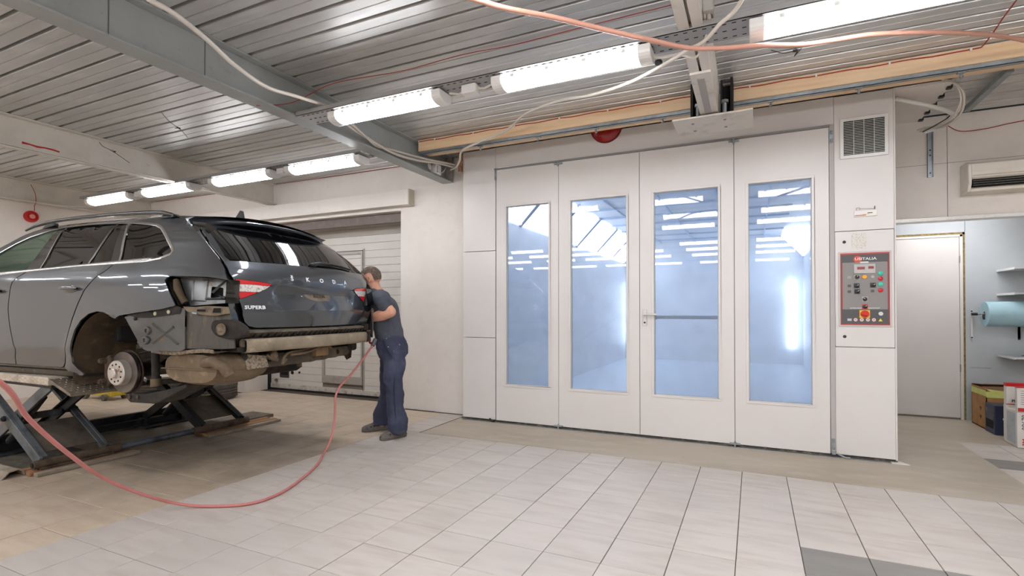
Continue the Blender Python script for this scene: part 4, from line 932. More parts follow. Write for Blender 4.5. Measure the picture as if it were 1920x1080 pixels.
def paint(name):
    m = bpy.data.materials.new(name); m.use_nodes = True; nt = m.node_tree; N = nt.nodes; L = nt.links; b = N['Principled BSDF']
    b.inputs['Base Color'].default_value = (*s2l((60, 66, 72)), 1); b.inputs['Metallic'].default_value = .35; b.inputs['Roughness'].default_value = .36
    b.inputs['Coat Weight'].default_value = 1.0; b.inputs['Coat Roughness'].default_value = .04; b.inputs['Coat IOR'].default_value = 1.75
    nz = N.new('ShaderNodeTexNoise'); nz.inputs['Scale'].default_value = 2.5; g = N.new('ShaderNodeNewGeometry'); L.new(g.outputs['Position'], nz.inputs['Vector'])
    mr = N.new('ShaderNodeMapRange'); mr.inputs['From Min'].default_value = .4; mr.inputs['From Max'].default_value = .8; mr.inputs['To Min'].default_value = .02; mr.inputs['To Max'].default_value = .12; L.new(nz.outputs['Fac'], mr.inputs['Value']); L.new(mr.outputs[0], b.inputs['Coat Roughness'])
    MATS[name] = m; return m
m_paint = paint('grey_car_paint')
m_gloss = M('gloss_black', (14, 15, 16), .08, coat=1.0)
m_chr = M('window_chrome', (188, 186, 182), .22, .85)
m_tint = M('tinted_glass', (9, 9, 10), .03, spec=.75)
m_seamg = M('shut_gap', (6, 6, 6), .9)
m_dirt = M('dirty_underbody', (84, 70, 52), .85, var=[((48, 40, 32), 3.2, .4, .7), ((128, 104, 74), 9, .55, .8)], bump=(26, .5))
m_dirtdk = M('dark_underbody', (34, 30, 26), .8, var=[((70, 58, 44), 7, .5, .75)], bump=(20, .4))
m_skirt = M('bare_grey_panel', (92, 92, 90), .42, .3, var=[((66, 62, 58), 4, .45, .75), ((118, 96, 70), 11, .62, .8)], bump=(9, .12))
m_skirt2 = M('scuffed_panel', (84, 80, 74), .5, .25, var=[((54, 48, 42), 5, .42, .7), ((128, 110, 84), 12, .58, .78)], bump=(12, .25), stretch=(2, 2, .5))
m_muff = M('muffler_metal', (122, 104, 82), .7, .3, var=[((84, 70, 54), 3.5, .42, .72), ((152, 134, 108), 16, .55, .8)], bump=(50, .2))
m_disc = M('brake_disc', (136, 130, 126), .32, .9, var=[((104, 92, 84), 6, .5, .8)])
m_hub = M('hub_metal', (206, 198, 190), .4, .6, var=[((150, 104, 72), 14, .6, .75)])
m_rust = M('rusty_cast', (92, 76, 62), .85, .2, var=[((58, 44, 36), 12, .45, .7)], bump=(40, .4))
m_alubeam = M('beam_aluminium', (158, 144, 122), .55, .35, var=[((116, 104, 86), 4, .45, .75), ((196, 184, 160), 10, .55, .8)], bump=(18, .2))
car = T('car', 'dark grey estate car without rear bumper and wheel, raised on the scissor lift', 'car', tuple(CO-Vector((0, 0, .0))))
# ---- traced outlines in car coordinates (s rearwards, z up)
BELT = [(-2.25, .985), (-1.9, .997), (-1.405, 1.012), (-1.065, 1.031), (-.697, 1.047), (-.371, 1.058), (-.03, 1.063), (.28, 1.070), (.40, 1.090)]
DLO_REAR = [(.455, 1.115), (.462, 1.14), (.435, 1.170), (.321, 1.265), (.235, 1.327), (.175, 1.350)]
DLO_TOP = [(.109, 1.362), (-.10, 1.388), (-.30, 1.402), (-.50, 1.412), (-.75, 1.418), (-.995, 1.408), (-1.121, 1.391), (-1.341, 1.340), (-1.489, 1.284), (-1.622, 1.215), (-1.85, 1.115), (-2.05, 1.04), (-2.20, .995)]
DLO = BELT+DLO_REAR+DLO_TOP
ARCH = [(.107, .663), (.057, .692), (0, .711), (-.07, .716), (-.156, .699), (-.245, .653), (-.318, .583), (-.366, .497), (-.387, .419), (-.392, .34), (-.366, .295), (-.311, .257)]
DCUT = [(-.035, 1.062), (-.085, 1.006), (-.158, .945), (-.238, .864), (-.298, .768), (-.366, .653), (-.417, .535), (-.461, .417), (-.495, .335), (-.52, .306)]
BCUT = [(-1.040, 1.032), (-1.105, .983), (-1.138, .945), (-1.140, .83), (-1.148, .731), (-1.132, .606), (-1.095, .461), (-1.078, .425), (-1.11, .36), (-1.115, .302)]
ROOFE = [(.545, 1.405), (.30, 1.425), (0, 1.440), (-.4, 1.452), (-.8, 1.456), (-1.1, 1.447), (-1.30, 1.420), (-1.50, 1.345), (-1.70, 1.25), (-1.95, 1.13), (-2.22, 1.02)]
DPIL = [(.47, 1.350), (.577, 1.281), (.713, 1.185), (.840, 1.085), (.905, 1.027), (.935, .997), (.985, .925)]
POCK = [(.540, .945), (.573, .955), (.717, .951), (.854, .944), (.985, .925)]
def shrink(poly, g): # tiny gap for shut lines
    return poly
# quarter panel
QP = [(-.031, 1.062), (.28, 1.070), (.40, 1.090), (.455, 1.115), (.462, 1.14), (.435, 1.170), (.321, 1.265), (.235, 1.327), (.175, 1.350), (.109, 1.362), (-.10, 1.388), (-.22, 1.397), (-.22, 1.446), (0, 1.440), (.30, 1.425), (.46, 1.41)]
QP += DPIL+[(.854, .944), (.717, .951), (.573, .955), (.547, .945), (.535, .925), (.60, .82), (.637, .760), (.625, .750), (.515, .729), (.30, .705), (.172, .688)]
QP += ARCH+[(-.33, .245), (-.36, .245), (-.45, .25), (-.515, .30), (-.488, .335), (-.454, .417), (-.410, .535), (-.359, .653), (-.291, .768), (-.231, .864), (-.151, .945), (-.079, 1.006)]
for sg in (-1, 1):
    F_S = SIDE(sg); sn = 'rear_quarter_panel'
    panel(sn, m_paint, car, QP, F_S, step=.045, thick=.003, zlines=(.962, .425))
    # rear door, front door, fender, sill
    RD = [(-.043, 1.061), (-.371, 1.057), (-.697, 1.046), (-1.030, 1.031)]+[(a+.005, b) for a, b in BCUT[1:]]+[(-1.02, .300), (-.56, .300), (-.528, .306)]+[(a-.006, b) for a, b in DCUT[::-1][1:-1]]
    rd = panel('rear_door', m_paint, car, RD, F_S, step=.045, thick=.003, zlines=(.962, .425))
    FD = [(-1.052, 1.031), (-1.405, 1.011), (-1.9, .996), (-2.16, .986), (-2.20, .90), (-2.12, .60), (-2.09, .42), (-2.13, .31), (-2.05, .300)]+[(a-.005, b) for a, b in BCUT[::-1][:-1]]
    fd = panel('front_door', m_paint, car, FD, F_S, step=.06, thick=.003, zlines=(.962, .425))
    FEN = [(-2.17, .985), (-2.25, .975), (-3.0, .93), (-3.40, .86), (-3.58, .74), (-3.62, .55), (-3.62, .25), (-3.22, .25)]+[(-2.84+.385*math.cos(t), .33+.385*math.sin(t)) for t in [math.radians(-12+a*12) for a in range(0, 18)]][0:0]
    arch_f = [(-2.84+.385*math.cos(math.radians(a)), .33+.385*math.sin(math.radians(a))) for a in range(190, -12, -14)]
    FEN = [(-2.17, .985), (-2.25, .975), (-3.0, .93), (-3.40, .86), (-3.58, .74), (-3.62, .55), (-3.62, .25)]+arch_f+[(-2.45, .25), (-2.15, .25), (-2.11, .42), (-2.13, .60), (-2.21, .90)]
    panel('front_fender', m_paint, car, FEN, F_S, step=.06, thick=.003)
    SILL = [(-2.44, .295), (-.525, .297), (-.47, .262), (-.45, .228), (-2.44, .228)]
    panel('sill', m_paint if sg > 0 else M('sill_paint', (92, 86, 78), .45, .4, var=[((120, 104, 84), 5, .45, .75)]), car, SILL, lambda s, z: CP(s, sg*(w(s, z)-.012-(.30-z)*.25), z), step=.06, thick=.003)
    # roof side strip above the windows
    RS = [(-.225, 1.398), (-.30, 1.402), (-.50, 1.412), (-.75, 1.418), (-.995, 1.408), (-1.121, 1.391), (-1.341, 1.340), (-1.489, 1.284), (-1.622, 1.215), (-1.85, 1.115), (-2.05, 1.04), (-2.20, .995), (-2.26, 1.0)]+[(-1.95, 1.13), (-1.70, 1.25), (-1.50, 1.345), (-1.30, 1.420), (-1.1, 1.447), (-.8, 1.456), (-.4, 1.452), (-.225, 1.446)]
    panel('roof_side', m_paint, car, RS, F_S, step=.05, thick=.003)
    # window chrome surround, glass, pillars
    off = lambda d: (lambda s, z, h=0: CP(s, sg*(w(s, z)+d+h), z))
    strip('window_chrome', m_chr, car, dens(BELT, .08)[:-2], off(.001), .018, .005)
    strip('window_chrome', m_chr, car, dens([(.38, 1.085)]+DLO_REAR+DLO_TOP, .05)[:-2], off(.001), .020, .005)
    # glass
    fg = [(-2.17, .996), (-1.9, 1.004), (-1.405, 1.018), (-1.085, 1.036), (-1.055, 1.10), (-1.052, 1.385), (-1.121, 1.382), (-1.341, 1.331), (-1.489, 1.275), (-1.622, 1.206), (-1.85, 1.106), (-2.05, 1.031)]
    panel('front_window', glass('front_glass', (206, 226, 208), .16, (176, 206, 176), 1.5), car, fg, off(-.010), step=.08)
    panel('b_pillar', M('pillar_black', (26, 26, 28), .18, coat=.8), car, [(-1.085, 1.036), (-.903, 1.048), (-.985, 1.406), (-1.052, 1.392)], off(-.006), step=.06)
    strip('window_chrome', m_chr, car, dens([(-.903, 1.048), (-.93, 1.2), (-.978, 1.408)], .06)[:-1], off(-.003), .010, .003)
    panel('rear_door_window', m_tint, car, [(-.898, 1.048), (-.354, 1.063), (-.338, 1.39), (-.50, 1.405), (-.75, 1.411), (-.972, 1.405)], off(-.010), step=.07)
    strip('division_bar', M('division_grey', (108, 104, 100), .35, .5), car, dens([(-.350, 1.062), (-.342, 1.2), (-.327, 1.398)], .05)[:-1], off(-.006), .022, .007)
    panel('rear_door_quarterlight', m_tint, car, [(-.342, 1.063), (-.108, 1.066), (-.245, 1.392), (-.325, 1.397)], off(-.010), step=.06)
    panel('c_pillar', MATS['pillar_black'], car, [(-.108, 1.066), (-.002, 1.068), (-.185, 1.386), (-.245, 1.392)], off(-.005), step=.05)
    strip('window_chrome', m_chr, car, dens([(.005, 1.066), (-.06, 1.19), (-.175, 1.385)], .05)[:-1], off(.001), .020, .004)
    panel('quarter_window', m_tint, car, [(.015, 1.071), (.28, 1.078), (.39, 1.097), (.445, 1.122), (.450, 1.14), (.425, 1.163), (.312, 1.257), (.229, 1.318), (.170, 1.341), (.10, 1.354), (-.155, 1.386)], off(-.006), step=.05)
    # door handles
    for (hs, hz, pr) in ((-.395, .885, rd), (-1.33, .878, fd)):
        R = CM @ Matrix.Translation((hs, sg*(w(hs, hz)+.022), hz)) @ Matrix.Rotation(.02, 4, 'Y')
        mb = MB(); mb.ell((0, 0, 0), (.105, .014, .017), 16, 10); mb.v = [tuple(R @ Vector(v)) for v in mb.v]
        mb.build('door_handle', m_paint, pr, smooth=60)
        R2 = CM @ Matrix.Translation((hs, sg*(w(hs, hz)+.001), hz-.008))
        mb = MB(); mb.ell((0, 0, 0), (.085, .006, .030), 18, 8); mb.v = [tuple(R2 @ Vector(v)) for v in mb.v]; mb.build('handle_recess', m_gloss, pr, smooth=60)
    # dark body shell just inside so that gaps are dark
    panel('inner_shell', m_seamg, car, [(-3.5, .27), (-3.24, .27)]+arch_f[::1]+[(-2.4, .27), (-.42, .27), (-.44, .42), (-.38, .62), (-.25, .76), (-.07, .82), (.10, .80), (.25, .86), (.40, .97), (.40, 1.04), (-.1, 1.045), (-1.0, 1.02), (-2.2, .97), (-3.0, .9), (-3.4, .8)], off(-.016), step=.12)
    # roof rail
    rp = [(.345, 1.408), (.30, 1.424), (.22, 1.440), (.10, 1.452), (-.1, 1.464), (-.4, 1.474), (-.8, 1.477), (-1.05, 1.469), (-1.2, 1.453), (-1.32, 1.426), (-1.40, 1.392)]
    mb = MB(); pts = [CP(a, sg*(w(a, min(b-.065, 1.455))+.0), b) for a, b in rp]; mb.tube(pts, [.010, .014, .016]+[.015]*6+[.012, .008], 10); rr = mb.build('roof_rail', M('rail_black', (40, 40, 42), .25, coat=.5), car, smooth=60)
    for a, b in ((.26, 1.415), (-1.26, 1.425)):
        mb = MB(); q = sg*(w(a, b)); mb.prism([(a-.13, b-.002), (a+.05, b-.002), (a+.02, b+.018), (a-.10, b+.028)] if a > 0 else [(a-.08, b-.01), (a+.10, b+.01), (a+.09, b+.03), (a-.03, b+.018)], lambda x, z, h: CP(x, h, z), q-.014, q+.014)
        mb.build('rail_foot', MATS['rail_black'], rr)
    strip('rail_gap_trim', m_chr, rr, [(.15, 1.437), (-.3, 1.449), (-.8, 1.452), (-1.1, 1.444)], off(.004), .012, .004)
# roof skin, bonnet, windscreen
def zroof(s, q):
    e = pchip([-2.22, -1.95, -1.70, -1.50, -1.30, -1.1, -.8, -.4, 0, .30, .55], [1.02, 1.13, 1.25, 1.345, 1.42, 1.447, 1.456, 1.452, 1.44, 1.425, 1.403])(s)
    q0 = w(s, e); return e+.035*(1-(q/q0)**2)
mb = MB(); ss = [-1.32+.11*k for k in range(18)]; nq = 14
vs = []
for s in ss:
    e = zroof(s, 99999) if False else None
    ez = pchip([-2.22, -1.95, -1.70, -1.50, -1.30, -1.1, -.8, -.4, 0, .30, .55], [1.02, 1.13, 1.25, 1.345, 1.42, 1.447, 1.456, 1.452, 1.44, 1.425, 1.403])(s); q0 = w(s, ez)
    for k in range(nq+1):
        q = q0*(2*k/nq-1); vs.append(CP(s, q, ez+.055*(1-(q/q0)**2)))
mb.add(vs, [(i*(nq+1)+k, i*(nq+1)+k+1, (i+1)*(nq+1)+k+1, (i+1)*(nq+1)+k) for i in range(len(ss)-1) for k in range(nq)]); mb.build('roof', m_paint, car, smooth=60)
mb = MB(); vs = []; N1 = 8
for i in range(N1+1):
    t = i/N1; s = -1.32-.95*t; ez = 1.418-.42*t**1.12; q0 = w(s, ez)-.01
    for k in range(nq+1):
        q = q0*(2*k/nq-1); vs.append(CP(s-.10*t*(1-(q/q0)**2)*2, q, ez+.035*(1-(q/q0)**2)*(1-t*.4)))
mb.add(vs, [(i*(nq+1)+k, i*(nq+1)+k+1, (i+1)*(nq+1)+k+1, (i+1)*(nq+1)+k) for i in range(N1) for k in range(nq)]); mb.build('windscreen', glass('screen_glass', (120, 140, 126), .06, (150, 170, 150), 1.5), car, smooth=60)
mb = MB(); vs = []
for i in range(N1+1):
    t = i/N1; s = -2.25-1.32*t; ez = .985-.10*t-.14*t**4; q0 = w(s, ez)-.01
    for k in range(nq+1):
        q = q0*(2*k/nq-1); vs.append(CP(s-.10*(1-(q/q0)**2), q, ez+.045*(1-(q/q0)**2)))
mb.add(vs, [(i*(nq+1)+k, i*(nq+1)+k+1, (i+1)*(nq+1)+k+1, (i+1)*(nq+1)+k) for i in range(N1) for k in range(nq)]); mb.build('bonnet', m_paint, car, smooth=60)
mb = MB(); vs = []
for i in range(7):
    z = .25+.10*i
    for k in range(nq+1):
        a = 2*k/nq-1; q = a*(w(-3.6, max(z, .3))); vs.append(CP(-3.60-.16*(1-a*a)-.03*math.sin(i*.6), q, min(z, .84)))
mb.add(vs, [(i*(nq+1)+k, i*(nq+1)+k+1, (i+1)*(nq+1)+k+1, (i+1)*(nq+1)+k) for i in range(6) for k in range(nq)]); mb.build('front_bumper', m_paint, car, smooth=60)
for sg in (-1, 1):   # front wheels still fitted
    mb = MB(); c = CP(-2.84, sg*.83, .27); mb.lathe([(.20, -.10), (.31, -.11), (.325, -.07), (.325, .07), (.31, .11), (.20, .10)], c, CB, 36, close=True); wl = mb.build('front_wheel', m_rubber, car, smooth=50)
    mb = MB(); mb.lathe([(.21, -.05), (.20, .06), (.06, .07), (.06, -.05)], c, CB*sg, 30, close=True); mb.build('wheel_rim', m_hub, wl, smooth=40)
# floor pan and interior
mb = MB(); mb.box(-3.4, -.40, -.84, .84, .226, .240, CM); mb.build('floor_pan', m_dirtdk, car)
mb = MB(); mb.box(-3.4, -2.3, -.55, .55, .235, .70, CM); mb.build('engine_block', m_dirtdk, car)
mb = MB(); mb.box(-2.25, -2.0, -.78, .78, .60, .97, CM); mb.build('dashboard', M('dash_grey', (40, 40, 40), .7), car, bevel=.03)
for s0 in (-1.42, -.55):
    for q0 in (-.38, .38):
        mb = MB(); mb.box(s0-.25, s0+.22, q0-.26, q0+.26, .48, .62, CM); mb.prism([(s0+.16, .60), (s0+.30, .62), (s0+.46, 1.16), (s0+.36, 1.18)], lambda a, b, h: CP(a, h, b), q0-.24, q0+.24); mb.prism([(s0+.38, 1.16), (s0+.46, 1.16), (s0+.49, 1.32), (s0+.42, 1.34)], lambda a, b, h: CP(a, h, b), q0-.12, q0+.12)
        mb.build('seat', M('seat_grey', (44, 43, 42), .85), car, bevel=.02)
mb = MB(); mb.box(.0, .85, -.62, .62, .56, .60, CM); mb.build('boot_floor', MATS['dash_grey'], car)
# ---- rear end
tg_l = [(-.635, 1.352), (-.700, 1.281), (-.740, 1.177), (-.752, 1.04), (-.744, .975), (-.720, .93), (-.690, .84), (-.668, .76), (-.655, .69), (-.632, .645), (-.598, .614), (-.541, .600)]
TG = tg_l+[(-.3, .598), (0, .598), (.3, .598)]+[(-a, b) for a, b in tg_l[::-1]]
gl_l = [(-.56, 1.322), (-.655, 1.285), (-.725, 1.085), (-.715, 1.060)]
GL = gl_l+[(-.35, 1.066), (0, 1.070), (.35, 1.066)]+[(-a, b) for a, b in gl_l[::-1]]+[(.25, 1.345), (0, 1.352), (-.25, 1.345)]
lamp_l = [(-.716, .936), (-.615, .929), (-.50, .919), (-.452, .902), (-.482, .880), (-.555, .845), (-.630, .814), (-.680, .797), (-.700, .87)]
tg = panel('tailgate', m_paint, car, TG, REAR(), [GL], step=.035, thick=.003, zlines=(.722, .893, .90, 1.0), smooth=28)
panel('rear_window', m_tint, tg, [(-.57, 1.330), (-.670, 1.288), (-.735, 1.068), (-.35, 1.064), (0, 1.068), (.35, 1.064), (.735, 1.068), (.670, 1.288), (.57, 1.330), (.25, 1.350), (0, 1.356), (-.25, 1.350)], lambda q, z: CP(sr(q, z)-.002, q, z), step=.04)
roff = lambda d: (lambda q, z, h=0: CP(sr(q, z)+d+h, q, z))
# lamps
m_rl = M('lamp_red', (216, 14, 26), .12, coat=1.0, spec=.8); m_cl = M('lamp_clear', (232, 226, 220), .2, .0, coat=1.0, var=[((170, 160, 152), 60, .5, .62)])
m_letter = M('letter_chrome', (236, 236, 238), .3, .2)
for sg in (-1, 1):
    ll = [(sg*-a, b) for a, b in lamp_l] if sg > 0 else lamp_l
    lm = panel('tail_lamp', m_seamg, tg, ll, roff(.002), step=.02)
    def sub(poly): return [(sg*-a if sg > 0 else a, b) for a, b in poly]
    panel('red_lens', m_rl, lm, sub([(-.714, .933), (-.615, .926), (-.50, .916), (-.462, .904), (-.49, .895), (-.60, .902), (-.706, .902)]), roff(.007), step=.02)
    panel('clear_lens', m_cl, lm, sub([(-.705, .900), (-.60, .900), (-.49, .893), (-.47, .897), (-.50, .876), (-.55, .851), (-.58, .850), (-.693, .852)]), roff(.006), step=.02)
    panel('red_lens', m_rl, lm, sub([(-.692, .850), (-.585, .848), (-.565, .846), (-.630, .819), (-.678, .802)]), roff(.007), step=.02)
# dark recess line under the upper edge, plate recess dirt, letters
strip('plate_recess_shadow_gap', m_gloss, tg, dens([(-.45, .8945), (-.2, .893), (.2, .893), (.45, .8945)], .05)[:-1], roff(.001), .012, .002)
m_tgdirt = M('dried_dirt', (132, 116, 96), .8, var=[((96, 88, 80), 14, .4, .7)])
panel('plate_dirt', m_tgdirt, tg, rnd([(-.15, .845), (-.11, .872), (.12, .866), (.16, .84), (.14, .80), (-.02, .795), (-.10, .812)], .04), roff(.0008), step=.03)
def rtext(body, q, z, size, sp, bold, sx=1.0, m=None):
    p = CP(sr(q, z)+.004, q, z); tq = (CP(sr(q+.02, z), q+.02, z)-CP(sr(q-.02, z), q-.02, z)).normalized(); tz = (CP(sr(q, z+.01), q, z+.01)-CP(sr(q, z-.01), q, z-.01)).normalized()
    return text('lettering', body, size, m or m_letter, frame(p, tq, tz), tg, .0025, sp, 'CENTER', bold, sx)
for ch, q in zip('ŠKODA', (-.286, -.137, .013, .165, .322)): rtext(ch, q, .957, .046, 1, .0012, 1.15)
rtext('SUPERB', -.580, .742, .034, 1.08, .0012, 1.25)
rtext('SKODA', .02, .835, .036, 1.0, .001, 1.1, M('dirt_print', (84, 74, 62), .8))
mb = MB(); mb.ell((0, 0, 0), (.006, .006, .006), 8, 6); mb.v = [tuple(CP(sr(-.17, .83)+.004, -.17, .83)+Vector(v)) for v in mb.v]; mb.build('screw', m_chrome, tg)
# spoiler
mb = MB(); vs = []; n = 28; prof_n = 7
for k in range(n+1):
    a = 2*k/n-1; q = .675*a; e = abs(a)
    s0 = .46-.02*e; s1 = .665-.10*e**2.4-.05*e**8; zt = 1.432-.035*a*a; zr = 1.412-.050*a**2-.02*e**6
    drop = .022
    ring = [(s0, zt-.012), (s0+.1, zt-.004), ((s0+s1)/2, (zt+zr)/2+.006), (s1-.03, zr+.004), (s1, zr-.008), (s1-.01, zr-drop), (s1-.08, zr-drop-.002), (s0+.08, zr-.034)]
    vs += [CP(a_, q, b_) for a_, b_ in ring]
m8 = 8
mb.add(vs, [(i*m8+k, (i+1)*m8+k, (i+1)*m8+(k+1) % m8, i*m8+(k+1) % m8) for i in range(n) for k in range(m8)]+[tuple(range(m8)), tuple(n*m8+k for k in range(m8))[::-1]])
sp = mb.build('spoiler', m_paint, tg, smooth=35)
for sg in (-1,):
    mb = MB(); mb.add([CP(.50, sg*.66, 1.36), CP(.62, sg*.655, 1.345), CP(.72, sg*.645, 1.30), CP(.66, sg*.70, 1.235), CP(.60, sg*.685, 1.275), CP(.50, sg*.665, 1.345)], [(0, 1, 2, 3, 4, 5)]); mb.build('spoiler_end', m_gloss, sp)
mb = MB(); vs = []
for k in range(9):
    q = -.20+.40*k/8; vs += [CP(.658-.10*abs(q/.655)**2.4, q, 1.402-.05*(q/.655)**2), CP(.658-.10*abs(q/.655)**2.4, q, 1.394-.05*(q/.655)**2)]
mb.add(vs, [(2*i, 2*i+2, 2*i+3, 2*i+1) for i in range(8)]); mb.build('brake_light', m_gloss, sp)
# wiper
mb = MB(); pv = [(-.01, 1.088), (.10, 1.108), (.25, 1.112), (.40, 1.105), (.52, 1.088)]
mb.tube([CP(sr(q, z)+.035-.02*i/4, q, z) for i, (q, z) in enumerate(pv)], [.016, .014, .010, .008, .006], 8); wp = mb.build('wiper', m_black, tg, smooth=50)
mb = MB(); mb.tube([CP(sr(q, z)+.012, q, z) for q, z in ((.18, 1.10), (.35, 1.10), (.50, 1.083))], .005, 6); mb.build('wiper_blade', m_rubber, wp)
mb = MB(); mb.ell((0, 0, 0), (.026, .03, .018), 14, 8); mb.v = [tuple(CP(sr(-.01, 1.085)+.02, -.01, 1.085)+Vector(v)) for v in mb.v]; mb.build('wiper_boss', m_black, wp, smooth=60)
mb = MB(); mb.prism([(.12, 1.468), (.26, 1.462), (.235, 1.572), (.215, 1.578)], lambda a, b, h: CP(a, h, b), -.012, .012); mb.build('roof_fin', m_black, car, bevel=.004)
# dark jamb between quarter panel and tailgate
for sg in (-1, 1):
    sideL = [(s, z) for s, z in DPIL]+[(.975, .86), (.985, .78), (.992, .70), (.985, .62), (.97, .585)]
    tgL = [(-.635, 1.352), (-.700, 1.281), (-.740, 1.177), (-.750, 1.085), (-.750, 1.027), (-.744, .985), (-.716, .93), (-.694, .86), (-.672, .78), (-.656, .70), (-.625, .62), (-.56, .59)]
    vs = []
    for (s, z), (q, z2) in zip(sideL, tgL):
        q2 = -w(s, z) if z > .9 else -(w(s, z)-.035)
        vs += [CP(s-.004, sg*-q2*1.0 if sg > 0 else q2, z) if True else None, CP(sr(q, z2)-.022, -q if sg > 0 else q, z2)]
    nn = len(sideL); mb = MB(); mb.add(vs, [(2*i, 2*i+2, 2*i+3, 2*i+1) for i in range(nn-1)]); mb.build('door_jamb', m_gloss, car, smooth=60)
# ---- exposed structure: both sides
def CX(mb): return mb
for sg in (-1, 1):
    o_ = lambda d: (lambda s, z, h=0: CP(s, sg*(w(s, z)+d+h), z))
    # skirt panel with X pressing
    SK = [(.19, .678), (.64, .742), (.690, .735), (.680, .463), (.640, .448), (.395, .445), (.36, .455), (.305, .515), (.245, .60)]
    sk = panel('inner_side_panel', m_skirt, car, SK, o_(-.022), step=.04, thick=.003)
    for a, b in (((.431, .632), (.630, .497)), ((.427, .499), (.600, .612))):
        pts = [tuple(Vector(a).lerp(Vector(b), t/6)) for t in range(7)]
        strip('pressed_bead', m_skirt, sk, pts, o_(-.022), .020, .010)
    panel('flange_strip', m_dirtdk, sk, [(.205, .690), (.64, .752), (.665, .742), (.655, .700), (.42, .672), (.30, .672)], o_(-.017), step=.05)
    for a, z, r in ((.46, .700, .013), (.57, .712, .013), (.285, .665, .012)):
        mb = MB(); mb.lathe([(r, 0), (r, .006), (r*.5, .010)], CP(a, sg*(w(a, z)-.017), z), CB*sg, 14); mb.build('bolt_head', M('bolt_pale', (176, 170, 140), .5) if a > .3 else m_dirtdk, sk, smooth=40)
    for a, z in ((.385, .585), (.375, .52)):
        mb = MB(); mb.lathe([(.030, 0), (.026, .012), (.014, .014), (.012, .006)], CP(a, sg*(w(a, z)-.022), z), CB*sg, 18); mb.build('pressed_boss', m_skirt, sk, smooth=40)
    sk2 = panel('rear_side_panel', m_skirt2, car, [(.690, .74), (.80, .745), (.985, .735), (1.02, .60), (1.02, .47), (.93, .465), (.680, .466)], o_(-.034), step=.05, thick=.003)
    # lamp pocket : recessed box open outwards
    P_ = [(.538, .942), (.573, .953), (.717, .949), (.978, .925), (.990, .82), (.990, .770), (.70, .748), (.640, .757)]
    dep = .10; ns = len(P_); mb = MB(); vs = []
    for s, z in P_: vs += [CP(s, sg*(w(s, z)-.004), z), CP(s+.01, sg*(w(s, z)-dep), z)]
    mb.add(vs, [(2*i, 2*((i+1) % ns), 2*((i+1) % ns)+1, 2*i+1) for i in range(ns)]); pk = mb.build('lamp_pocket', m_gloss, car, smooth=30)
    hole = rnd([(.80, .885), (.885, .875), (.89, .812), (.80, .806)], .012)
    panel('pocket_wall', M('pocket_steel', (124, 126, 126), .35, .55, var=[((88, 76, 60), 7, .5, .7), ((150, 152, 152), 3, .5, .8)], bump=(14, .2)), pk, P_, o_(-dep+.003), [hole], step=.04)
    panel('pocket_void', m_dark, pk, [(.78, .90), (.92, .90), (.92, .79), (.78, .79)], o_(-dep-.03), step=.1)
    strip('pressed_bead', MATS['pocket_steel'], pk, dens([(.66, .93), (.665, .79), (.77, .785), (.77, .93)], .03)[:-1], o_(-dep+.004), .010, .008)
    strip('pressed_bead', MATS['pocket_steel'], pk, dens([(.77, .80), (.93, .80), (.945, .90), (.90, .93)], .03)[:-1], o_(-dep+.004), .016, .014)
    mb = MB(); mb.tube([CP(.575, sg*(w(.57, .9)-.05), .93), CP(.60, sg*(w(.6, .85)-.045), .87), CP(.625, sg*(w(.6, .85)-.05), .82), CP(.655, sg*(w(.6, .85)-.06), .772)], [.018, .026, .022, .024], 10); mb.build('sealant', m_dirt, pk, smooth=60)
    mb = MB(); mb.tube([CP(.86, sg*(w(.9, .83)-dep+.01), .82), CP(.90, sg*(w(.9, .83)-dep+.03), .812), CP(.945, sg*(w(.9, .83)-dep+.03), .802)], [.005, .006, .014], 8); mb.build('connector', m_black, pk)
    # bumper brackets below the pocket
    mb = MB(); mb.prism([(.69, .748), (.78, .745), (.86, .752), (.99, .745), (1.0, .70), (.93, .685), (.84, .69), (.78, .700), (.72, .715)], lambda a, b, h: CP(a, sg*(w(a, b)+h), b), -.032, -.004)
    bk = mb.build('bumper_bracket', M('bracket_dirty', (122, 108, 88), .75, var=[((78, 66, 52), 10, .45, .7)], bump=(30, .3)), car, bevel=.003)
    for a, b, ww, hh in ((.925, .722, .045, .030), (.815, .722, .05, .015)):
        mb = MB(); mb.box(a-ww, a+ww, sg*(w(a, b)-.003) if sg > 0 else -(w(a, b)-.003)-.002, (sg*(w(a, b)-.003) if sg > 0 else -(w(a, b)-.003))+.002, b-hh/2, b+hh/2, CM); mb.build('slot', m_dark, bk)
    mb = MB(); mb.tube([CP(.76, sg*(w(.76, .7)-.01), .705), CP(.80, sg*(w(.8, .7)-.005), .70)], .01); mb.build('clip', m_galv, bk)
    # round black crash bracket at the corner
    mb = MB(); mb.prism(rnd([(.90, .655), (1.02, .665), (1.10, .61), (1.10, .545), (1.02, .530), (.93, .555), (.885, .60)], .03), lambda a, b, h: CP(a, sg*(.80+h-.35*max(0, a-.95)), b), -.04, .03)
    if sg > 0: mb = MB(); mb.box(.93, 1.0, .66, .72, .54, .60, CM)
    kb = mb.build('corner_bracket', m_dirtdk, car, bevel=.008)
    if sg < 0:
      mb = MB(); mb.lathe([(.040, 0), (.037, .010), (.024, .006), (.014, .018), (.0001, .020)], CP(.98, sg*.825, .598), CB*sg, 20); mb.build('bracket_boss', MATS['bracket_dirty'], kb, smooth=40)
    # wheelhouse
    mb = MB(); vs = []; K = 22
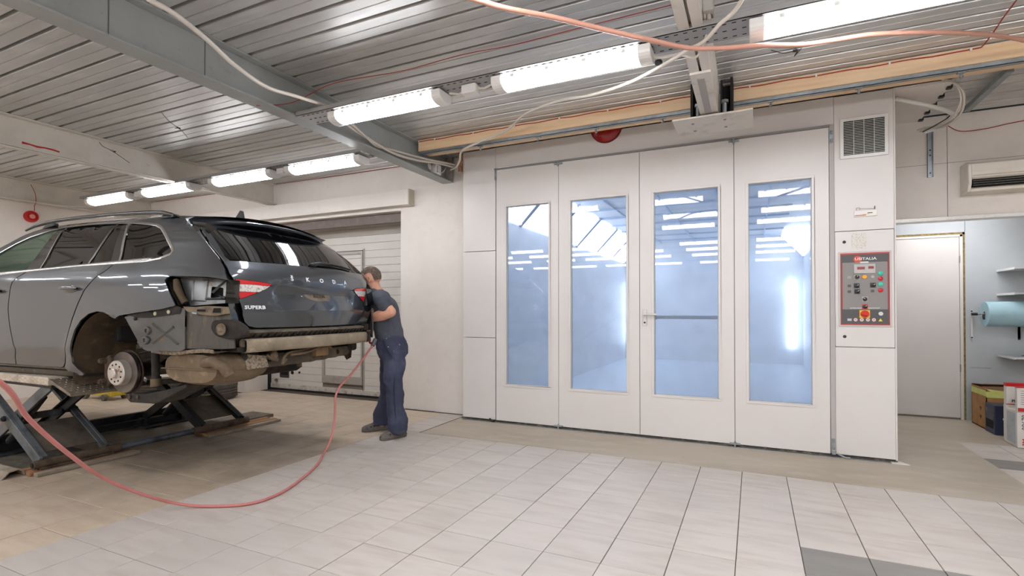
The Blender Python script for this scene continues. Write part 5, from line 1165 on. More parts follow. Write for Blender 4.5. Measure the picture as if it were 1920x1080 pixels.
    for k in range(K+1):
        a = math.radians(202-168*k/K); r = .395
        for q, rr in ((.905, 1.0), (.80, 1.03), (.62, 1.05), (.45, 1.02)):
            s_, z_ = r*rr*math.cos(a)-.02, .325+r*rr*math.sin(a); vs.append(CP(s_, sg*min(q, w(s_, max(z_, .3))-.012), z_+.008*math.sin(k*1.7)*(q < .7)))
    mb.add(vs, [(i*4+k, (i+1)*4+k, (i+1)*4+k+1, i*4+k+1) for i in range(K) for k in range(3)]); mb.build('wheelhouse', m_dirt, car, smooth=40)
    mb = MB(); vs = [CP(-.02, sg*.455, .36)]+[CP(-.02+.41*math.cos(math.radians(205-175*k/K)), sg*(.45+.015*math.sin(k*2.1)), .325+.41*math.sin(math.radians(205-175*k/K))) for k in range(K+1)]
    mb.add(vs, [(0, k+1, k+2) for k in range(K)]); mb.build('inner_wheelhouse', m_dirt, car)
    mb = MB(); mb.lathe([(.012, 0), (.014, .01), (.006, .012)], CP(-.30, sg*.62, .345), -CA*1.0+CB*sg, 14); mb.build('liner_plug', m_rust, car)
    # brake disc, hub, caliper, dust shield
    hc = Vector((-.115, sg*.79, .262)); ax = CB*sg; C_ = CP(*hc)
    mb = MB(); mb.lathe([(.055, .0), (.152, .0), (.154, -.004), (.154, -.010), (.148, -.011), (.148, -.017), (.154, -.018), (.154, -.024), (.152, -.026), (.055, -.026)], C_-ax*.055, ax, 56, close=True); dsk = mb.build('brake_disc', m_disc, car, smooth=30)
    mb = MB(); mb.lathe([(.095, -.054), (.093, -.006), (.088, 0), (.040, 0), (.036, .004), (.036, .022), (.030, .028), (.0001, .028)], C_, ax, 44); hb_ = mb.build('hub', m_hub, dsk, smooth=35)
    for k in range(10):
        a = 2*math.pi*k/10+.2; r = .064; off_ = CA*(r*math.cos(a))+Vector((0, 0, r*math.sin(a)))
        mb = MB(); mb.lathe([(.0075, .0), (.0075, .0012)], C_+off_, ax, 10); mb.build('bolt_hole', m_dark, hb_)
    mb = MB(); mb.lathe([(.06, 0), (.163, 0), (.168, .012), (.166, .014), (.160, .004), (.06, .004)], C_-ax*.10, ax, 40, close=True); mb.build('dust_shield', m_rust, car, smooth=40)
    mb = MB(); mb.prism([(-.30, .36), (-.25, .39), (-.23, .37), (-.24, .17), (-.27, .15), (-.305, .18)], lambda a, b, h: CP(a, h, b), sg*.755, sg*.68); cal = mb.build('caliper_carrier', m_rust, car, bevel=.01)
    for z in (.345, .19): mb = MB(); mb.tube([CP(-.285, sg*.68, z), CP(-.285, sg*.80, z)], .016, 10); mb.tube([CP(-.285, sg*.72, z), CP(-.285, sg*.79, z)], .022, 10); mb.build('guide_pin', m_rust, cal, smooth=40)
    mb = MB(); mb.tube([CP(-.115, sg*.70, .262), CP(-.10, sg*.48, .27)], [.06, .05], 14); mb.build('bearing_carrier', m_dirtdk, car, smooth=40)
    # damper, control arm, trailing arm
    mb = MB(); mb.tube([CP(.175, sg*.70, .50), CP(.185, sg*.70, .23)], .026, 14); mb.tube([CP(.185, sg*.70, .24), CP(.187, sg*.70, .165)], .034, 14); dm = mb.build('damper', m_dirtdk, car, smooth=50)
    mb = MB(); mb.tube([CP(.185, sg*.70, .225), CP(.187, sg*.70, .17)], .035, 14); mb.build('damper_eye', m_muff, dm, smooth=50)
    mb = MB(); mb.prism([(.0, .075), (.03, .055), (.30, .06), (.46, .13), (.60, .19), (.60, .215), (.40, .165), (.20, .125), (.02, .115)] if sg < 0 else [(-.1, .14), (.10, .12), (.16, .16), (-.1, .2)], lambda a, b, h: CP(a+(.2 if 0 else 0), h, b), sg*.78, sg*.58); mb.build('spring_arm', m_dirtdk, car, bevel=.008)
    mb = MB(); mb.tube([CP(.03, sg*.785, .095), CP(.03, sg*.79, .095)], .018, 12); mb.tube([CP(.12, sg*.785, .10), CP(.12, sg*.79, .10)], .012, 10); mb.build('arm_bolt', m_rust, car)
    mb = MB(); mb.tube([CP(-.05, sg*.66, .40), CP(.05, sg*.62, .43), (CP(.16, sg*.5, .40))], .012, 8); mb.tube([CP(-.02, sg*.70, .33), CP(.06, sg*.66, .36), CP(.12, sg*.6, .30), CP(.10, sg*.5, .28)], .008, 8); mb.build('brake_line', m_dirtdk, car, smooth=60)
    mb = MB(); mb.tube([CP(-.10, sg*.62, .25), CP(.25, sg*.40, .27), CP(.38, sg*.30, .30)], [.03, .024, .03], 10); mb.tube([CP(-.05, sg*.60, .17), CP(.33, sg*.33, .19)], [.022, .018], 10); mb.build('link_arm', m_dirtdk, car, smooth=50)
mb = MB(); mb.box(.30, .42, -.45, .45, .17, .33, CM); mb.box(.15, .95, -.62, -.50, .36, .46, CM); mb.box(.15, .95, .50, .62, .36, .46, CM); mb.build('subframe', m_dirtdk, car, bevel=.02)
mb = MB(); mb.box(.0, 1.0, -.72, .72, .44, .47, CM); mb.build('boot_underside', m_dirtdk, car)
mb = MB(); mb.lathe([(.20, .285), (.25, .30), (.26, .44), (.25, .45)], CP(.60, -.10, 0)-Vector((0, 0, 0)), (0, 0, 1), 30); mb.build('spare_wheel_well', M('well_black', (24, 21, 19), .8, bump=(12, .4)), car, smooth=40)
# rear body panel below the tailgate
mb = MB(); vs = []; n = 22
for k in range(n+1):
    q = -.74+1.48*k/n; s_ = .985-.16*q*q
    vs += [CP(s_, q, .60), CP(s_-.01, q, .52), CP(s_-.03, q, .44)]
mb.add(vs, [(3*i+j, 3*i+3+j, 3*i+4+j, 3*i+1+j) for i in range(n) for j in range(2)]); mb.build('rear_panel', m_dirtdk, car, smooth=40)
# ribbed sill guide under the tailgate
mb = MB(); vs = []; n = 40
for k in range(n+1):
    q = -.64+1.30*k/n; s_ = 1.055-.15*q*q
    vs += [CP(s_-.06, q, .588), CP(s_, q, .578), CP(s_-.002, q, .566), CP(s_-.045, q, .535)]
mb.add(vs, [(4*i+j, 4*i+4+j, 4*i+5+j, 4*i+1+j) for i in range(n) for j in range(3)]); rg = mb.build('sill_guide', M('guide_dirty', (112, 104, 90), .7, var=[((60, 52, 42), 8, .45, .7)], bump=(24, .3)), car, smooth=30)
for k in range(24):
    q = -.62+1.26*k/23; s_ = 1.05-.15*q*q
    mb = MB(); mb.prism([(s_, .566), (s_-.045, .532), (s_-.01, .532)], lambda a, b, h: CP(a, h, b), q-.006, q+.006); mb.build('rib', m_dirtdk, rg)
# bumper beam : hollow bowed box section, cut open at the ends
mb = MB(); vs = []; n = 24; m6 = 12
for k in range(n+1):
    q = -.665+1.34*k/n; sc = 1.075-.19*q*q; zc_ = .478+.004*math.cos(q*2)
    for j in range(m6):
        a = 2*math.pi*j/m6+.26; ca, sa = math.cos(a), math.sin(a)
        vs.append(CP(sc+.036*math.copysign(abs(ca)**.6, ca), q, zc_+.048*math.copysign(abs(sa)**.6, sa)))
mb.add(vs, [(i*m6+k, (i+1)*m6+k, (i+1)*m6+(k+1) % m6, i*m6+(k+1) % m6) for i in range(n) for k in range(m6)])
bb = mb.build('bumper_beam', m_alubeam, car, smooth=40)
sm = bb.modifiers.new('solid', 'SOLIDIFY'); sm.thickness = .004; sm.offset = -1
mb = MB(); mb.ell((0, 0, 0), (.028, .004, .05), 16, 8); mb.v = [tuple(CP(1.075-.19*.64*.64, -.63, .485)+CA*v[0]+CB*v[1]+Vector((0, 0, v[2]))) for v in mb.v]; mb.build('beam_cavity', m_dark, bb)
for q in (-.56, .56): mb = MB(); mb.box(.90, 1.02, q-.06, q+.06, .44, .53, CM); mb.build('crash_box', m_dirtdk, car, bevel=.01)
mb = MB(); mb.prism([(.985, .53), (1.04, .53), (1.045, .44), (1.0, .43)], lambda a, b, h: CP(a, h, b), .665, .69); mb.build('beam_end_cap', m_dirtdk, bb)
mb = MB(); mb.tube([CP(.99, .70, .53), CP(1.0, .745, .535), CP(.995, .77, .52)], .008, 8); mb.tube([CP(.99, .74, .50), CP(.99, .76, .535)], .014, 8); mb.build('towing_lug', m_rust, bb)
# lower valance
mb = MB(); vs = []; n = 24
for k in range(n+1):
    t = k/n; q = -.53+1.07*t; s_ = .985-.17*q*q; dz = .012*math.sin(k*1.9)+.008*math.sin(k*4.1)
    vs += [CP(s_-.12, q, .43), CP(s_-.01, q, .405), CP(s_, q, .36+dz*.3), CP(s_-.015, q, .305+.02*t+dz*.4), CP(s_-.12, q, .285+.03*t)]
mb.add(vs, [(5*i+j, 5*i+5+j, 5*i+6+j, 5*i+1+j) for i in range(n) for j in range(4)]); va = mb.build('rear_valance', M('valance_dirty', (72, 62, 50), .75, var=[((112, 92, 66), 5, .45, .75), ((44, 40, 36), 11, .5, .75)], bump=(14, .5)), car, smooth=40)
mb = MB(); mb.add([CP(.90, .53, .44), CP(.80, .60, .43), CP(.78, .62, .33), CP(.86, .58, .27), CP(.95, .53, .30), CP(.97, .52, .40)], [(0, 1, 2, 3, 4, 5)]); mb.build('torn_edge', MATS['valance_dirty'], va)
for q in (-.40, .12, .33):
    mb = MB(); s_ = .985-.17*q*q; mb.lathe([(.022, 0), (.018, .008), (.008, .008)], CP(s_-.006, q, .365), CA, 14); mb.build('valance_hole', m_dark, va, smooth=40)
def wire(pts, r, m, nm): 
    o = curve(nm, [CP(*p) for p in pts], r, m, car, 4); return o
wire([(1.02, -.31, .36), (1.03, -.36, .33), (1.02, -.30, .40), (1.01, -.15, .415), (1.0, -.02, .43), (1.0, .08, .435)], .011, m_muff, 'towing_loom')
wire([(1.03, -.28, .39), (1.04, -.10, .40), (1.02, .05, .43), (1.0, .16, .425), (1.01, .20, .41)], .010, m_muff, 'towing_loom')
mb = MB(); mb.box(.95, 1.03, .0, .14, .355, .425, CM); mb.build('sensor_bracket', M('rust_orange', (128, 98, 66), .85, var=[((96, 80, 62), 20, .45, .65)]), car, bevel=.006)
mb = MB(); mb.lathe([(.035, 0), (.035, .05), (.02, .06)], CP(.95, -.40, .395), CA, 16); mb.tube([CP(.98, -.46, .40), CP(1.0, -.42, .37), CP(.99, -.36, .36)], .012, 8); mb.build('towing_socket', m_muff, car, smooth=40)
# silencer with heat shield and tail pipe
mb = MB(); vs = []; n = 16; m_ = 20
for k in range(n+1):
    t = k/n; q = -.80+.40*t; e = max(.80, (1-abs(2*t-1)**8)**.5)
    for j in range(m_):
        a = 2*math.pi*j/m_; ca, sa = math.cos(a), math.sin(a)
        vs.append(CP(.67+.02*t+.27*math.copysign(abs(ca)**.6, ca)*(.6+.4*e)*(1.0 if sa > -.1 else 1-.12*abs(sa)), q, .328+.122*math.copysign(abs(sa)**.7, sa)*e))
mb.add(vs, [(i*m_+k, (i+1)*m_+k, (i+1)*m_+(k+1) % m_, i*m_+(k+1) % m_) for i in range(n) for k in range(m_)]+[tuple(range(m_)), tuple(n*m_+k for k in range(m_))[::-1]])
mf = mb.build('silencer', m_muff, car, smooth=45)
mb = MB(); vs = []
for j in range(31):
    a = 2*math.pi*j/30; ca, sa = math.cos(a), math.sin(a)
mb.prism([(.40, -.815), (.93, -.815), (.955, -.6), (.955, -.39), (.40, -.39), (.385, -.6)], lambda a, b, h: CP(a, b, h), .318, .326); mb.build('weld_flange', m_muff, mf, bevel=.002)
mb = MB(); vs = []
for k in range(13):
    s_ = .33+.05*k; vs += [CP(s_, -.84, .455-.012*math.sin(k*.45)), CP(s_, -.835, .43-.012*math.sin(k*.45)), CP(s_, -.60, .45)]
mb.add(vs, [(3*i+j, 3*i+3+j, 3*i+4+j, 3*i+1+j) for i in range(12) for j in range(2)]); mb.build('heat_shield', M('shield_perforated', (150, 138, 120), .6, .5, var=[((104, 92, 76), 60, .45, .6)], bump=(120, .6)), mf, smooth=40)
mb = MB(); mb.tube([CP(.80, -.80, .37), CP(.90, -.82, .385), CP(.97, -.80, .355), CP(1.0, -.78, .29)], [.036, .036, .035, .036], 16, cap=False); tp = mb.build('tail_pipe', m_muff, mf, smooth=60)
s2 = tp.modifiers.new('solid', 'SOLIDIFY'); s2.thickness = .003
mb = MB(); mb.add([CP(.93, -.62, .42), CP(1.02, -.50, .40), CP(1.02, -.47, .32), (CP(.96, -.60, .31))], [(0, 1, 2, 3)]); mb.build('mesh_shield', MATS['shield_perforated'], car)
# ================================================================ SCISSOR LIFT
lift = T('scissor_lift', 'low black scissor lift with tread-plate platforms carrying the car', 'car lift', (-5.5, 2.8, 0))
m_lift = M('lift_black', (40, 40, 42), .5, .3, var=[((84, 92, 100), 3.5, .56, .72), ((96, 78, 60), 8, .62, .74)], bump=(20, .15))
m_liftw = M('lift_worn', (112, 118, 122), .45, .45, var=[((62, 60, 58), 5, .45, .7), ((132, 112, 92), 9, .58, .72)], bump=(24, .15))
m_tread = M('tread_plate', (196, 184, 168), .45, .3, var=[((128, 112, 94), 6, .45, .75), ((204, 196, 184), 14, .55, .8)], bump=(30, .15))
m_tread2 = M('tread_plate_dark', (134, 122, 106), .5, .4, var=[((74, 64, 54), 5, .45, .75)], bump=(30, .15))
def lug_mesh(name, pts_axes, m, parent):
    mb = MB()
    for c, a, b, n in pts_axes:
        c = Vector(c); a = Vector(a); b = Vector(b); n = Vector(n)
        mb.add([c-a, c-b*.35+n*.3, c+a, c+b*.35+n*.3, c+n], [(0, 1, 4), (1, 2, 4), (2, 3, 4), (3, 0, 4)])
    o = mb.build(name, m, parent); o['kind'] = 'stuff'; return o
for (y0, y1, nm) in ((2.02, 2.56, 'near'), (3.30, 3.84, 'far')):
    pf = B('platform', m_tread if nm == 'near' else m_tread2, lift, -6.56, -4.765, y0, y1, .690, .752, bevel=.006)
    if nm == 'near':
        L_ = []
        for i in range(46):
            for j in range(4):
                x = -6.52+.0385*i; z = .700+.0145*j; d = 1 if (i+j) % 2 else -1
                L_.append(((x, y0, z), (.013, 0, .006*d), (.004*d, 0, .008), (0, -.003, 0)))
        for i in range(44):
            for j in range(12):
                x = -6.52+.04*i+(.02 if j % 2 else 0); y = y0+.03+.044*j; d = 1 if (i+j) % 2 else -1
                L_.append(((x, y, .752), (.014, .010*d, 0), (-.004*d, .007, 0), (0, 0, .003)))
        lug_mesh('tread_lugs', L_, m_tread, pf)
    # hinged ramp flap
    mb = MB(); v = [(-4.758, y0, .742), (-4.758, y1, .742), (-4.450, y1, .650), (-4.450, y0, .650)]
    vs = v+[(a, b, c-.022) for a, b, c in v]; mb.add(vs, [(0, 1, 2, 3), (7, 6, 5, 4), (0, 3, 7, 4), (1, 5, 6, 2), (0, 4, 5, 1), (2, 6, 7, 3)])
    fl = mb.build('ramp_flap', m_tread2, pf, bevel=.004)
    L_ = []
    for i in range(8):
        for j in range(13):
            t = (i+.5)/8; x = -4.758+.308*t; z = .742-.092*t; y = y0+.03+.04*j+(.02 if i % 2 else 0)
            L_.append(((x, y, z), (.012, 0, -.0036), (0, .007, 0), (.001, 0, .004)) if j % 2 else ((x, y, z), (0, .012, 0), (.006, 0, -.002), (.001, 0, .004)))
    lug_mesh('tread_lugs', L_, m_tread, fl)
    mb = MB(); mb.tube([(-4.762, y0, .735), (-4.762, y1, .735)], .012, 10); mb.build('flap_hinge', m_tread, pf, smooth=50)
    B('under_channel', m_lift, lift, -6.5, -4.85, y0+.06, y1-.06, .655, .690)
    # arms
    a0, a1 = (-4.97, .085), (-6.02, .665); b0, b1 = (-6.05, .085), (-5.00, .665)
    ya, yb = y0+.045, y1-.045
    for y in (ya, yb):
        mb = MB(); mb.bar((a0[0], y, a0[1]), (a1[0], y, a1[1]), .022, .085); mb.bar((a0[0], y+(.02 if y == ya else -.02), a0[1]+.038), (a1[0], y+(.02 if y == ya else -.02), a1[1]+.038), .055, .010); mb.build('scissor_arm', m_liftw if nm == 'near' else m_lift, lift, bevel=.003)
    for y in (ya+.075, yb-.075):
        mb = MB(); mb.bar((b0[0], y, b0[1]), (b1[0], y, b1[1]), .022, .085); mb.bar((b0[0], y+(.02 if y < (ya+yb)/2 else -.02), b0[1]+.038), (b1[0], y+(.02 if y < (ya+yb)/2 else -.02), b1[1]+.038), .05, .010); mb.build('scissor_arm', m_lift if y > (ya+yb)/2 else m_liftw if nm == 'near' else m_lift, lift, bevel=.003)
    # web plate between the outer arms
    P_ = lambda t, dz=0: (a0[0]+(a1[0]-a0[0])*t, a0[1]+(a1[1]-a0[1])*t+dz)
    mb = MB(); p = P_(.10, -.01); q = P_(.42, -.01); mb.bar((p[0], (ya+yb)/2, p[1]), (q[0], (ya+yb)/2, q[1]), yb-ya-.02, .006); mb.build('arm_web', M('web_dirty', (104, 96, 84), .7, .2, var=[((68, 60, 50), 6, .45, .75)]), lift)
    p = P_(.5); mb = MB(); mb.tube([(p[0], ya-.03, p[1]), (p[0], yb+.03, p[1])], .022, 14); mb.tube([(p[0], ya-.04, p[1]), (p[0], ya-.028, p[1])], .012, 8); mb.build('pivot_pin', m_lift, lift, smooth=50)
    mb = MB(); mb.tube([(p[0]-.25, ya+.12, .14), (p[0]+.10, ya+.12, .40)], .035, 12); mb.tube([(p[0]+.10, ya+.12, .40), (p[0]+.30, ya+.12, .55)], .018, 10); mb.build('hydraulic_ram', m_lift, lift, smooth=50)
    mb = MB(); mb.bar((p[0]+.02, ya+.1, .37), (p[0]+.02, yb-.1, .37), .05, .05); mb.build('cross_tie', m_lift, lift)
# ground frame: pipe through the feet, rear bars, side rails
for y in (2.02, 3.26): mb = MB(); mb.tube([(-4.97, y, .072), (-4.97, y+.6, .072)], .034, 18); mb.build('foot_sleeve', m_rust, lift, smooth=50)
mb = MB(); mb.tube([(-4.97, 2.03, .072), (-4.97, 3.85, .072)], .026, 18); mb.build('foot_pipe', M('pipe_blue_grey', (98, 106, 116), .45, .4, var=[((60, 62, 66), 5, .45, .7)]), lift, smooth=50)
mb = MB(); mb.lathe([(.020, 0), (.020, .004)], (-4.97, 2.017, .072), (0, -1, 0), 14); mb.build('sleeve_bore', m_dark, lift)
mb = MB(); mb.box(-4.99, -4.93, 2.05, 2.55, .0315, .05); mb.build('foot_shoe', m_rust, lift, bevel=.004)
for x, z0, z1 in ((-6.10, .02, .14), (-5.98, .02, .085)): B('cross_rail', m_lift, lift, x-.03, x+.03, 2.02, 3.86, z0, z1, bevel=.003)
for y in (2.10, 2.48, 3.38, 3.76): B('side_rail', m_lift, lift, -6.15, -5.9, y-.02, y+.02, .02, .09)
for y0 in (2.02, 3.30): B('base_plate', m_lift, lift, -6.35, -5.80, y0, y0+.54, .002, .020)
# boards under the feet
m_board = M('orange_board', (150, 106, 70), .75, var=[((112, 78, 50), 9, .45, .7), ((140, 126, 106), 4, .55, .8)], stretch=(6, .8, 6))
m_oldboard = M('grey_board', (146, 134, 116), .85, var=[((104, 92, 76), 6, .45, .7)], bump=(22, .3))
def boards(nm, lab, x0, x1, y0, y1, n):
    t = T(nm, lab, 'board', ((x0+x1)/2, (y0+y1)/2, 0)); dx = (x1-x0)/n
    for k in range(n): B('plank', m_board if k != n-1 else m_oldboard, t, x0+dx*k+.002, x0+dx*(k+1)-.002, y0+random.uniform(-.02, .02), y1+random.uniform(-.02, .02), .002, .030-.003*(k % 2), bevel=.003)
    return t
boards('foot_board', 'orange-brown planks under the near foot of the lift', -5.12, -4.86, 2.0, 2.72, 4)
boards('foot_board', 'orange-brown planks under the far foot of the lift', -5.10, -4.84, 3.36, 4.18, 4)
t = tag(B('steel_pad', M('pad_grey', (116, 106, 92), .8, .2, var=[((84, 74, 62), 6, .45, .7)], bump=(20, .3)), None, -5.50, -5.14, 3.62, 4.34, .002, .034, bevel=.005), 'flat grey-brown pad beyond the far foot of the lift', 'pad'); 
mb = MB(); mb.prism([(1.86, .002), (1.90, .050), (1.955, .058), (1.985, .045), (2.0, .002), (1.992, .002), (1.975, .038), (1.953, .050), (1.905, .043), (1.868, .002)], lambda a, b, h: (h, a, b), -6.4, -5.02)
t = tag(mb.build('bent_channel', M('channel_dusty', (158, 148, 132), .8, .2, var=[((122, 108, 90), 8, .45, .7)], bump=(20, .2)), None), 'dusty bent steel channel lying along the near edge of the lift', 'channel')
t = tag(B('green_block', M('green_block', (118, 112, 80), .85, var=[((92, 86, 62), 7, .45, .7)], bump=(20, .2)), None, -6.0, -5.20, 1.62, 1.845, .002, .055, bevel=.006), 'olive green slab at the left edge of the photo before the lift', 'slab')
B('lift_floor_dirt', M('swept_dirt', (84, 76, 64), .95, var=[((60, 54, 46), 6, .45, .7), ((120, 108, 92), 14, .55, .75)], bump=(60, .5)), lift, -6.05, -5.14, 2.06, 2.58, .0015, .004)
# ================================================================ TYRES, JACK
def tyre(x, y, z, lab, rot=0, r=.335, wd=.235):
    t = T('tyre', lab, 'tyre', (x, y, z)); c = (x, y, z)
    prof = [(.205, .02), (.25, .0), (r-.03, .004), (r-.008, .025), (r, .05), (r, .075), (r-.010, .078), (r-.010, .084), (r, .087), (r+.002, wd/2-.006), (r-.010, wd/2-.003), (r-.010, wd/2+.003), (r+.002, wd/2+.006), (r, wd-.087), (r-.010, wd-.084), (r-.010, wd-.078), (r, wd-.075), (r, wd-.05), (r-.008, wd-.025), (r-.03, wd-.004), (.25, wd), (.205, wd-.02), (.215, wd/2)]
    mb = MB(); mb.lathe(prof, c, (0, 0, 1), 56, close=True); mb.build('casing', M('tyre_rubber', (88, 82, 75), .85, var=[((108, 100, 90), 8, .45, .75)]), t, smooth=25)
    mb = MB()
    for k in range(48):
        a = 2*math.pi*k/48; R = Matrix.Translation(c) @ Matrix.Rotation(a, 4, 'Z')
        for z0 in (.028, wd-.070): mb.box(r-.006, r+.004, -.007, .007, z0, z0+.042, R)
    o = mb.build('tread_block', MATS['tyre_rubber'], t); o['kind'] = 'stuff'
    mb = MB(); mb.lathe([(.205, .03), (.20, .06), (.06, .09), (.0001, .09), (.0001, .07), (.19, .03)], (x, y, z+wd-.12), (0, 0, 1), 30); 
    return t
tyre(-7.02, 4.86, .001, 'worn tyre lying flat on the floor, half hidden behind the lift')
t = T('wheel_rim_part', 'pale rag and rim part lying on top of the flat tyre', 'wheel part', (-7.0, 4.86, .24))
mb = MB(); mb.lathe([(.235, 0), (.24, .01), (.20, .03), (.10, .035), (.0001, .03)], (-7.0, 4.88, .238), (0, 0, 1), 26); mb.build('cover', M('cover_pale', (206, 200, 190), .5, var=[((150, 142, 130), 9, .5, .7)], bump=(10, .5)), t, smooth=40)
mb = MB(); mb.tube([(-6.95, 4.82, .27), (-6.95, 4.82, .34)], .02, 12); mb.build('stub', m_hub, t)
tyre(-7.95, 4.74, .001, 'second flat tyre farther left, seen as a dark curve behind the brake disc')
t = T('trolley_jack', 'yellow trolley jack on the floor behind the brake disc', 'jack', (-8.3, 4.35, 0))
m_yel = M('jack_yellow', (222, 196, 60), .45, var=[((190, 160, 44), 6, .5, .8)])
mb = MB(); mb.prism([(-8.60, .05), (-8.60, .15), (-8.50, .185), (-8.15, .20), (-8.05, .17), (-8.05, .06)], lambda a, b, h: (a, h, b), 4.12, 4.32); mb.build('body', m_yel, t, bevel=.01)
for x, y, r in ((-8.62, 4.09, .085), (-8.62, 4.34, .085), (-8.15, 4.09, .045), (-8.15, 4.34, .045)):
    mb = MB(); mb.lathe([(r, -.022), (r+.0, .022)], (x, y, r+.001), (0, 1, 0), 22); w_ = mb.build('jack_wheel', M('wheel_grey', (104, 100, 90), .7), t, smooth=40)
    mb = MB(); mb.lathe([(r*.62, -.025), (r*.62, .025)], (x, y, r+.001), (0, 1, 0), 18); mb.build('wheel_hub', m_yel if r > .06 else MATS['wheel_grey'], w_)
t = tag(curve('bent_clip', [(-8.75, 4.05, .08), (-8.72, 4.05, .02), (-8.68, 4.06, .05), (-8.70, 4.04, .07), (-8.74, 4.05, .012)], .006, m_black), 'small bent wire clip on the floor left of the yellow jack', 'clip')
# ================================================================ AIR HOSE ON THE FLOOR
m_hose = M('pink_red_hose', (196, 122, 116), .5, var=[((176, 102, 98), 6, .45, .75)])
m_hose2 = M('dusty_hose', (180, 110, 100), .6)
# ================================================================ THE MAN
FO = Vector((-math.sin(YAW), math.cos(YAW), 0)); RI = Vector((math.cos(YAW), math.sin(YAW), 0))
MB0 = RI*(-1.1636)+FO*5.12
def PM(a, d, z): return MB0+RI*a+FO*d+Vector((0, 0, z))
man = T('person', 'man in slate T-shirt and navy work trousers leaning in behind the car', 'person', tuple(PM(-.05, .05, 0)))
m_skin = M('skin', (214, 160, 134), .5, var=[((196, 132, 108), 14, .45, .75)], spec=.4)
m_hair = M('short_hair', (92, 76, 66), .8, var=[((140, 120, 106), 60, .45, .7)], bump=(160, .8))
m_shirt = M('slate_tshirt', (78, 82, 92), .85, var=[((62, 66, 76), 5, .45, .75)], bump=(220, .15))
m_trs = M('navy_trousers', (56, 60, 82), .85, var=[((84, 90, 112), 3.5, .5, .75), ((96, 104, 130), 12, .66, .8)], bump=(160, .25))
m_shoe = M('grey_sandal', (104, 98, 92), .8, var=[((82, 76, 70), 20, .45, .7)], bump=(90, .4))
m_sole = M('sole', (92, 84, 76), .8)
def rings(mb, R, n=22, sq=1.0):
    """R: (a, d, z, ra, rd[, tilt]) closed loft of elliptical rings; tilt leans the ring forward (towards -a)"""
    o = len(mb.v)
    for r in R:
        a, d, z, ra, rd = r[:5]; tl = r[5] if len(r) > 5 else 0
        for k in range(n):
            t = 2*math.pi*k/n; ca, sa = math.cos(t), math.sin(t)
            x = ra*math.copysign(abs(ca)**sq, ca); y = rd*math.copysign(abs(sa)**sq, sa)
            mb.v.append(tuple(PM(a+x*math.cos(tl), d+y, z+x*math.sin(tl))))
    m = len(R)
    mb.f += [(o+i*n+k, o+i*n+(k+1) % n, o+(i+1)*n+(k+1) % n, o+(i+1)*n+k) for i in range(m-1) for k in range(n)]
    mb.f += [tuple(o+k for k in range(n))[::-1], tuple(o+(m-1)*n+k for k in range(n))]
def limb(mb, pts, rs, n=16):
    P = [PM(*p) for p in pts]; Q = []; q = []
    for i in range(len(P)-1):
        for k in range(4):
            t = k/4; Q.append(P[i].lerp(P[i+1], t)); q.append(rs[i]*(1-t)+rs[i+1]*t)
    Q.append(P[-1]); q.append(rs[-1]); 
    for _ in range(2): Q = [Q[0]]+[(Q[i-1]+Q[i]*2+Q[i+1])/4 for i in range(1, len(Q)-1)]+[Q[-1]]
    mb.tube(Q, q, n)
    mb.ell(Q[-1], (q[-1],)*3, 12, 8); mb.ell(Q[0], (q[0],)*3, 12, 8)
def ellm(mb, a, d, z, ra, rd, rz, tilt=0.0, yaw=0.0, n=18, m=12):
    R = Matrix.Rotation(YAW+yaw, 4, 'Z') @ Matrix.Rotation(tilt, 4, 'Y'); mb.ell(PM(a, d, z), (ra, rd, rz), n, m, R)
def organic(mb, name, mat, parent, vox, it=3, sm=60, disp=None):
    me = bpy.data.meshes.new(name); me.from_pydata(mb.v, [], mb.f); me.validate()
    bm = bmesh.new(); bm.from_mesh(me); bmesh.ops.recalc_face_normals(bm, faces=bm.faces); bm.to_mesh(me); bm.free()
    o = link(name, me, mat, parent)
    r = o.modifiers.new('remesh', 'REMESH'); r.mode = 'VOXEL'; r.voxel_size = vox; r.use_smooth_shade = True
    s = o.modifiers.new('smooth', 'SMOOTH'); s.iterations = it; s.factor = .5
    if disp:
        tx = bpy.data.textures.new(name+'_folds', 'CLOUDS'); tx.noise_scale = disp[0]; tx.noise_depth = 2
        dm = o.modifiers.new('folds', 'DISPLACE'); dm.texture = tx; dm.strength = disp[1]; dm.mid_level = .5; dm.texture_coords = 'GLOBAL'
    return o
# --- body: head, neck, torso core, arms, hands, ankles
mb = MB()
T_ = .42    # head pitched forward
ellm(mb, -.238, .0, 1.590, .100, .078, .098, -T_)                  # skull
ellm(mb, -.268, .0, 1.545, .082, .068, .100, -T_)                  # face mass
ellm(mb, -.292, .0, 1.485, .042, .048, .040, -T_)                  # jaw
ellm(mb, -.318, .0, 1.462, .022, .026, .018, -T_)                  # chin
ellm(mb, -.352, .0, 1.545, .020, .013, .026, -.9)                  # nose
ellm(mb, -.336, .0, 1.583, .014, .045, .012, -T_)                  # brow
ellm(mb, -.336, .0, 1.500, .014, .024, .007, -T_)                  # upper lip
ellm(mb, -.334, .0, 1.488, .013, .021, .007, -T_)
for sg in (-1, 1):
    ellm(mb, -.243, sg*.078, 1.555, .018, .008, .031, -T_-.1)        # ear
    ellm(mb, -.305, sg*.040, 1.530, .022, .022, .022)                # cheek
limb(mb, [(-.215, 0, 1.53), (-.195, 0, 1.47), (-.155, 0, 1.40)], [.056, .058, .075])
rings(mb, [(-.145, 0, 1.42, .06, .09), (-.13, 0, 1.37, .09, .13), (-.12, 0, 1.28, .105, .14), (-.09, 0, 1.15, .115, .145), (-.05, 0, 1.0, .12, .15), (-.03, .02, .88, .10, .13)])
AL = [(-.10, -.175, 1.385), (-.045, -.235, 1.315), (.022, -.262, 1.238), (-.06, -.240, 1.212), (-.160, -.175, 1.184), (-.225, -.125, 1.172)]
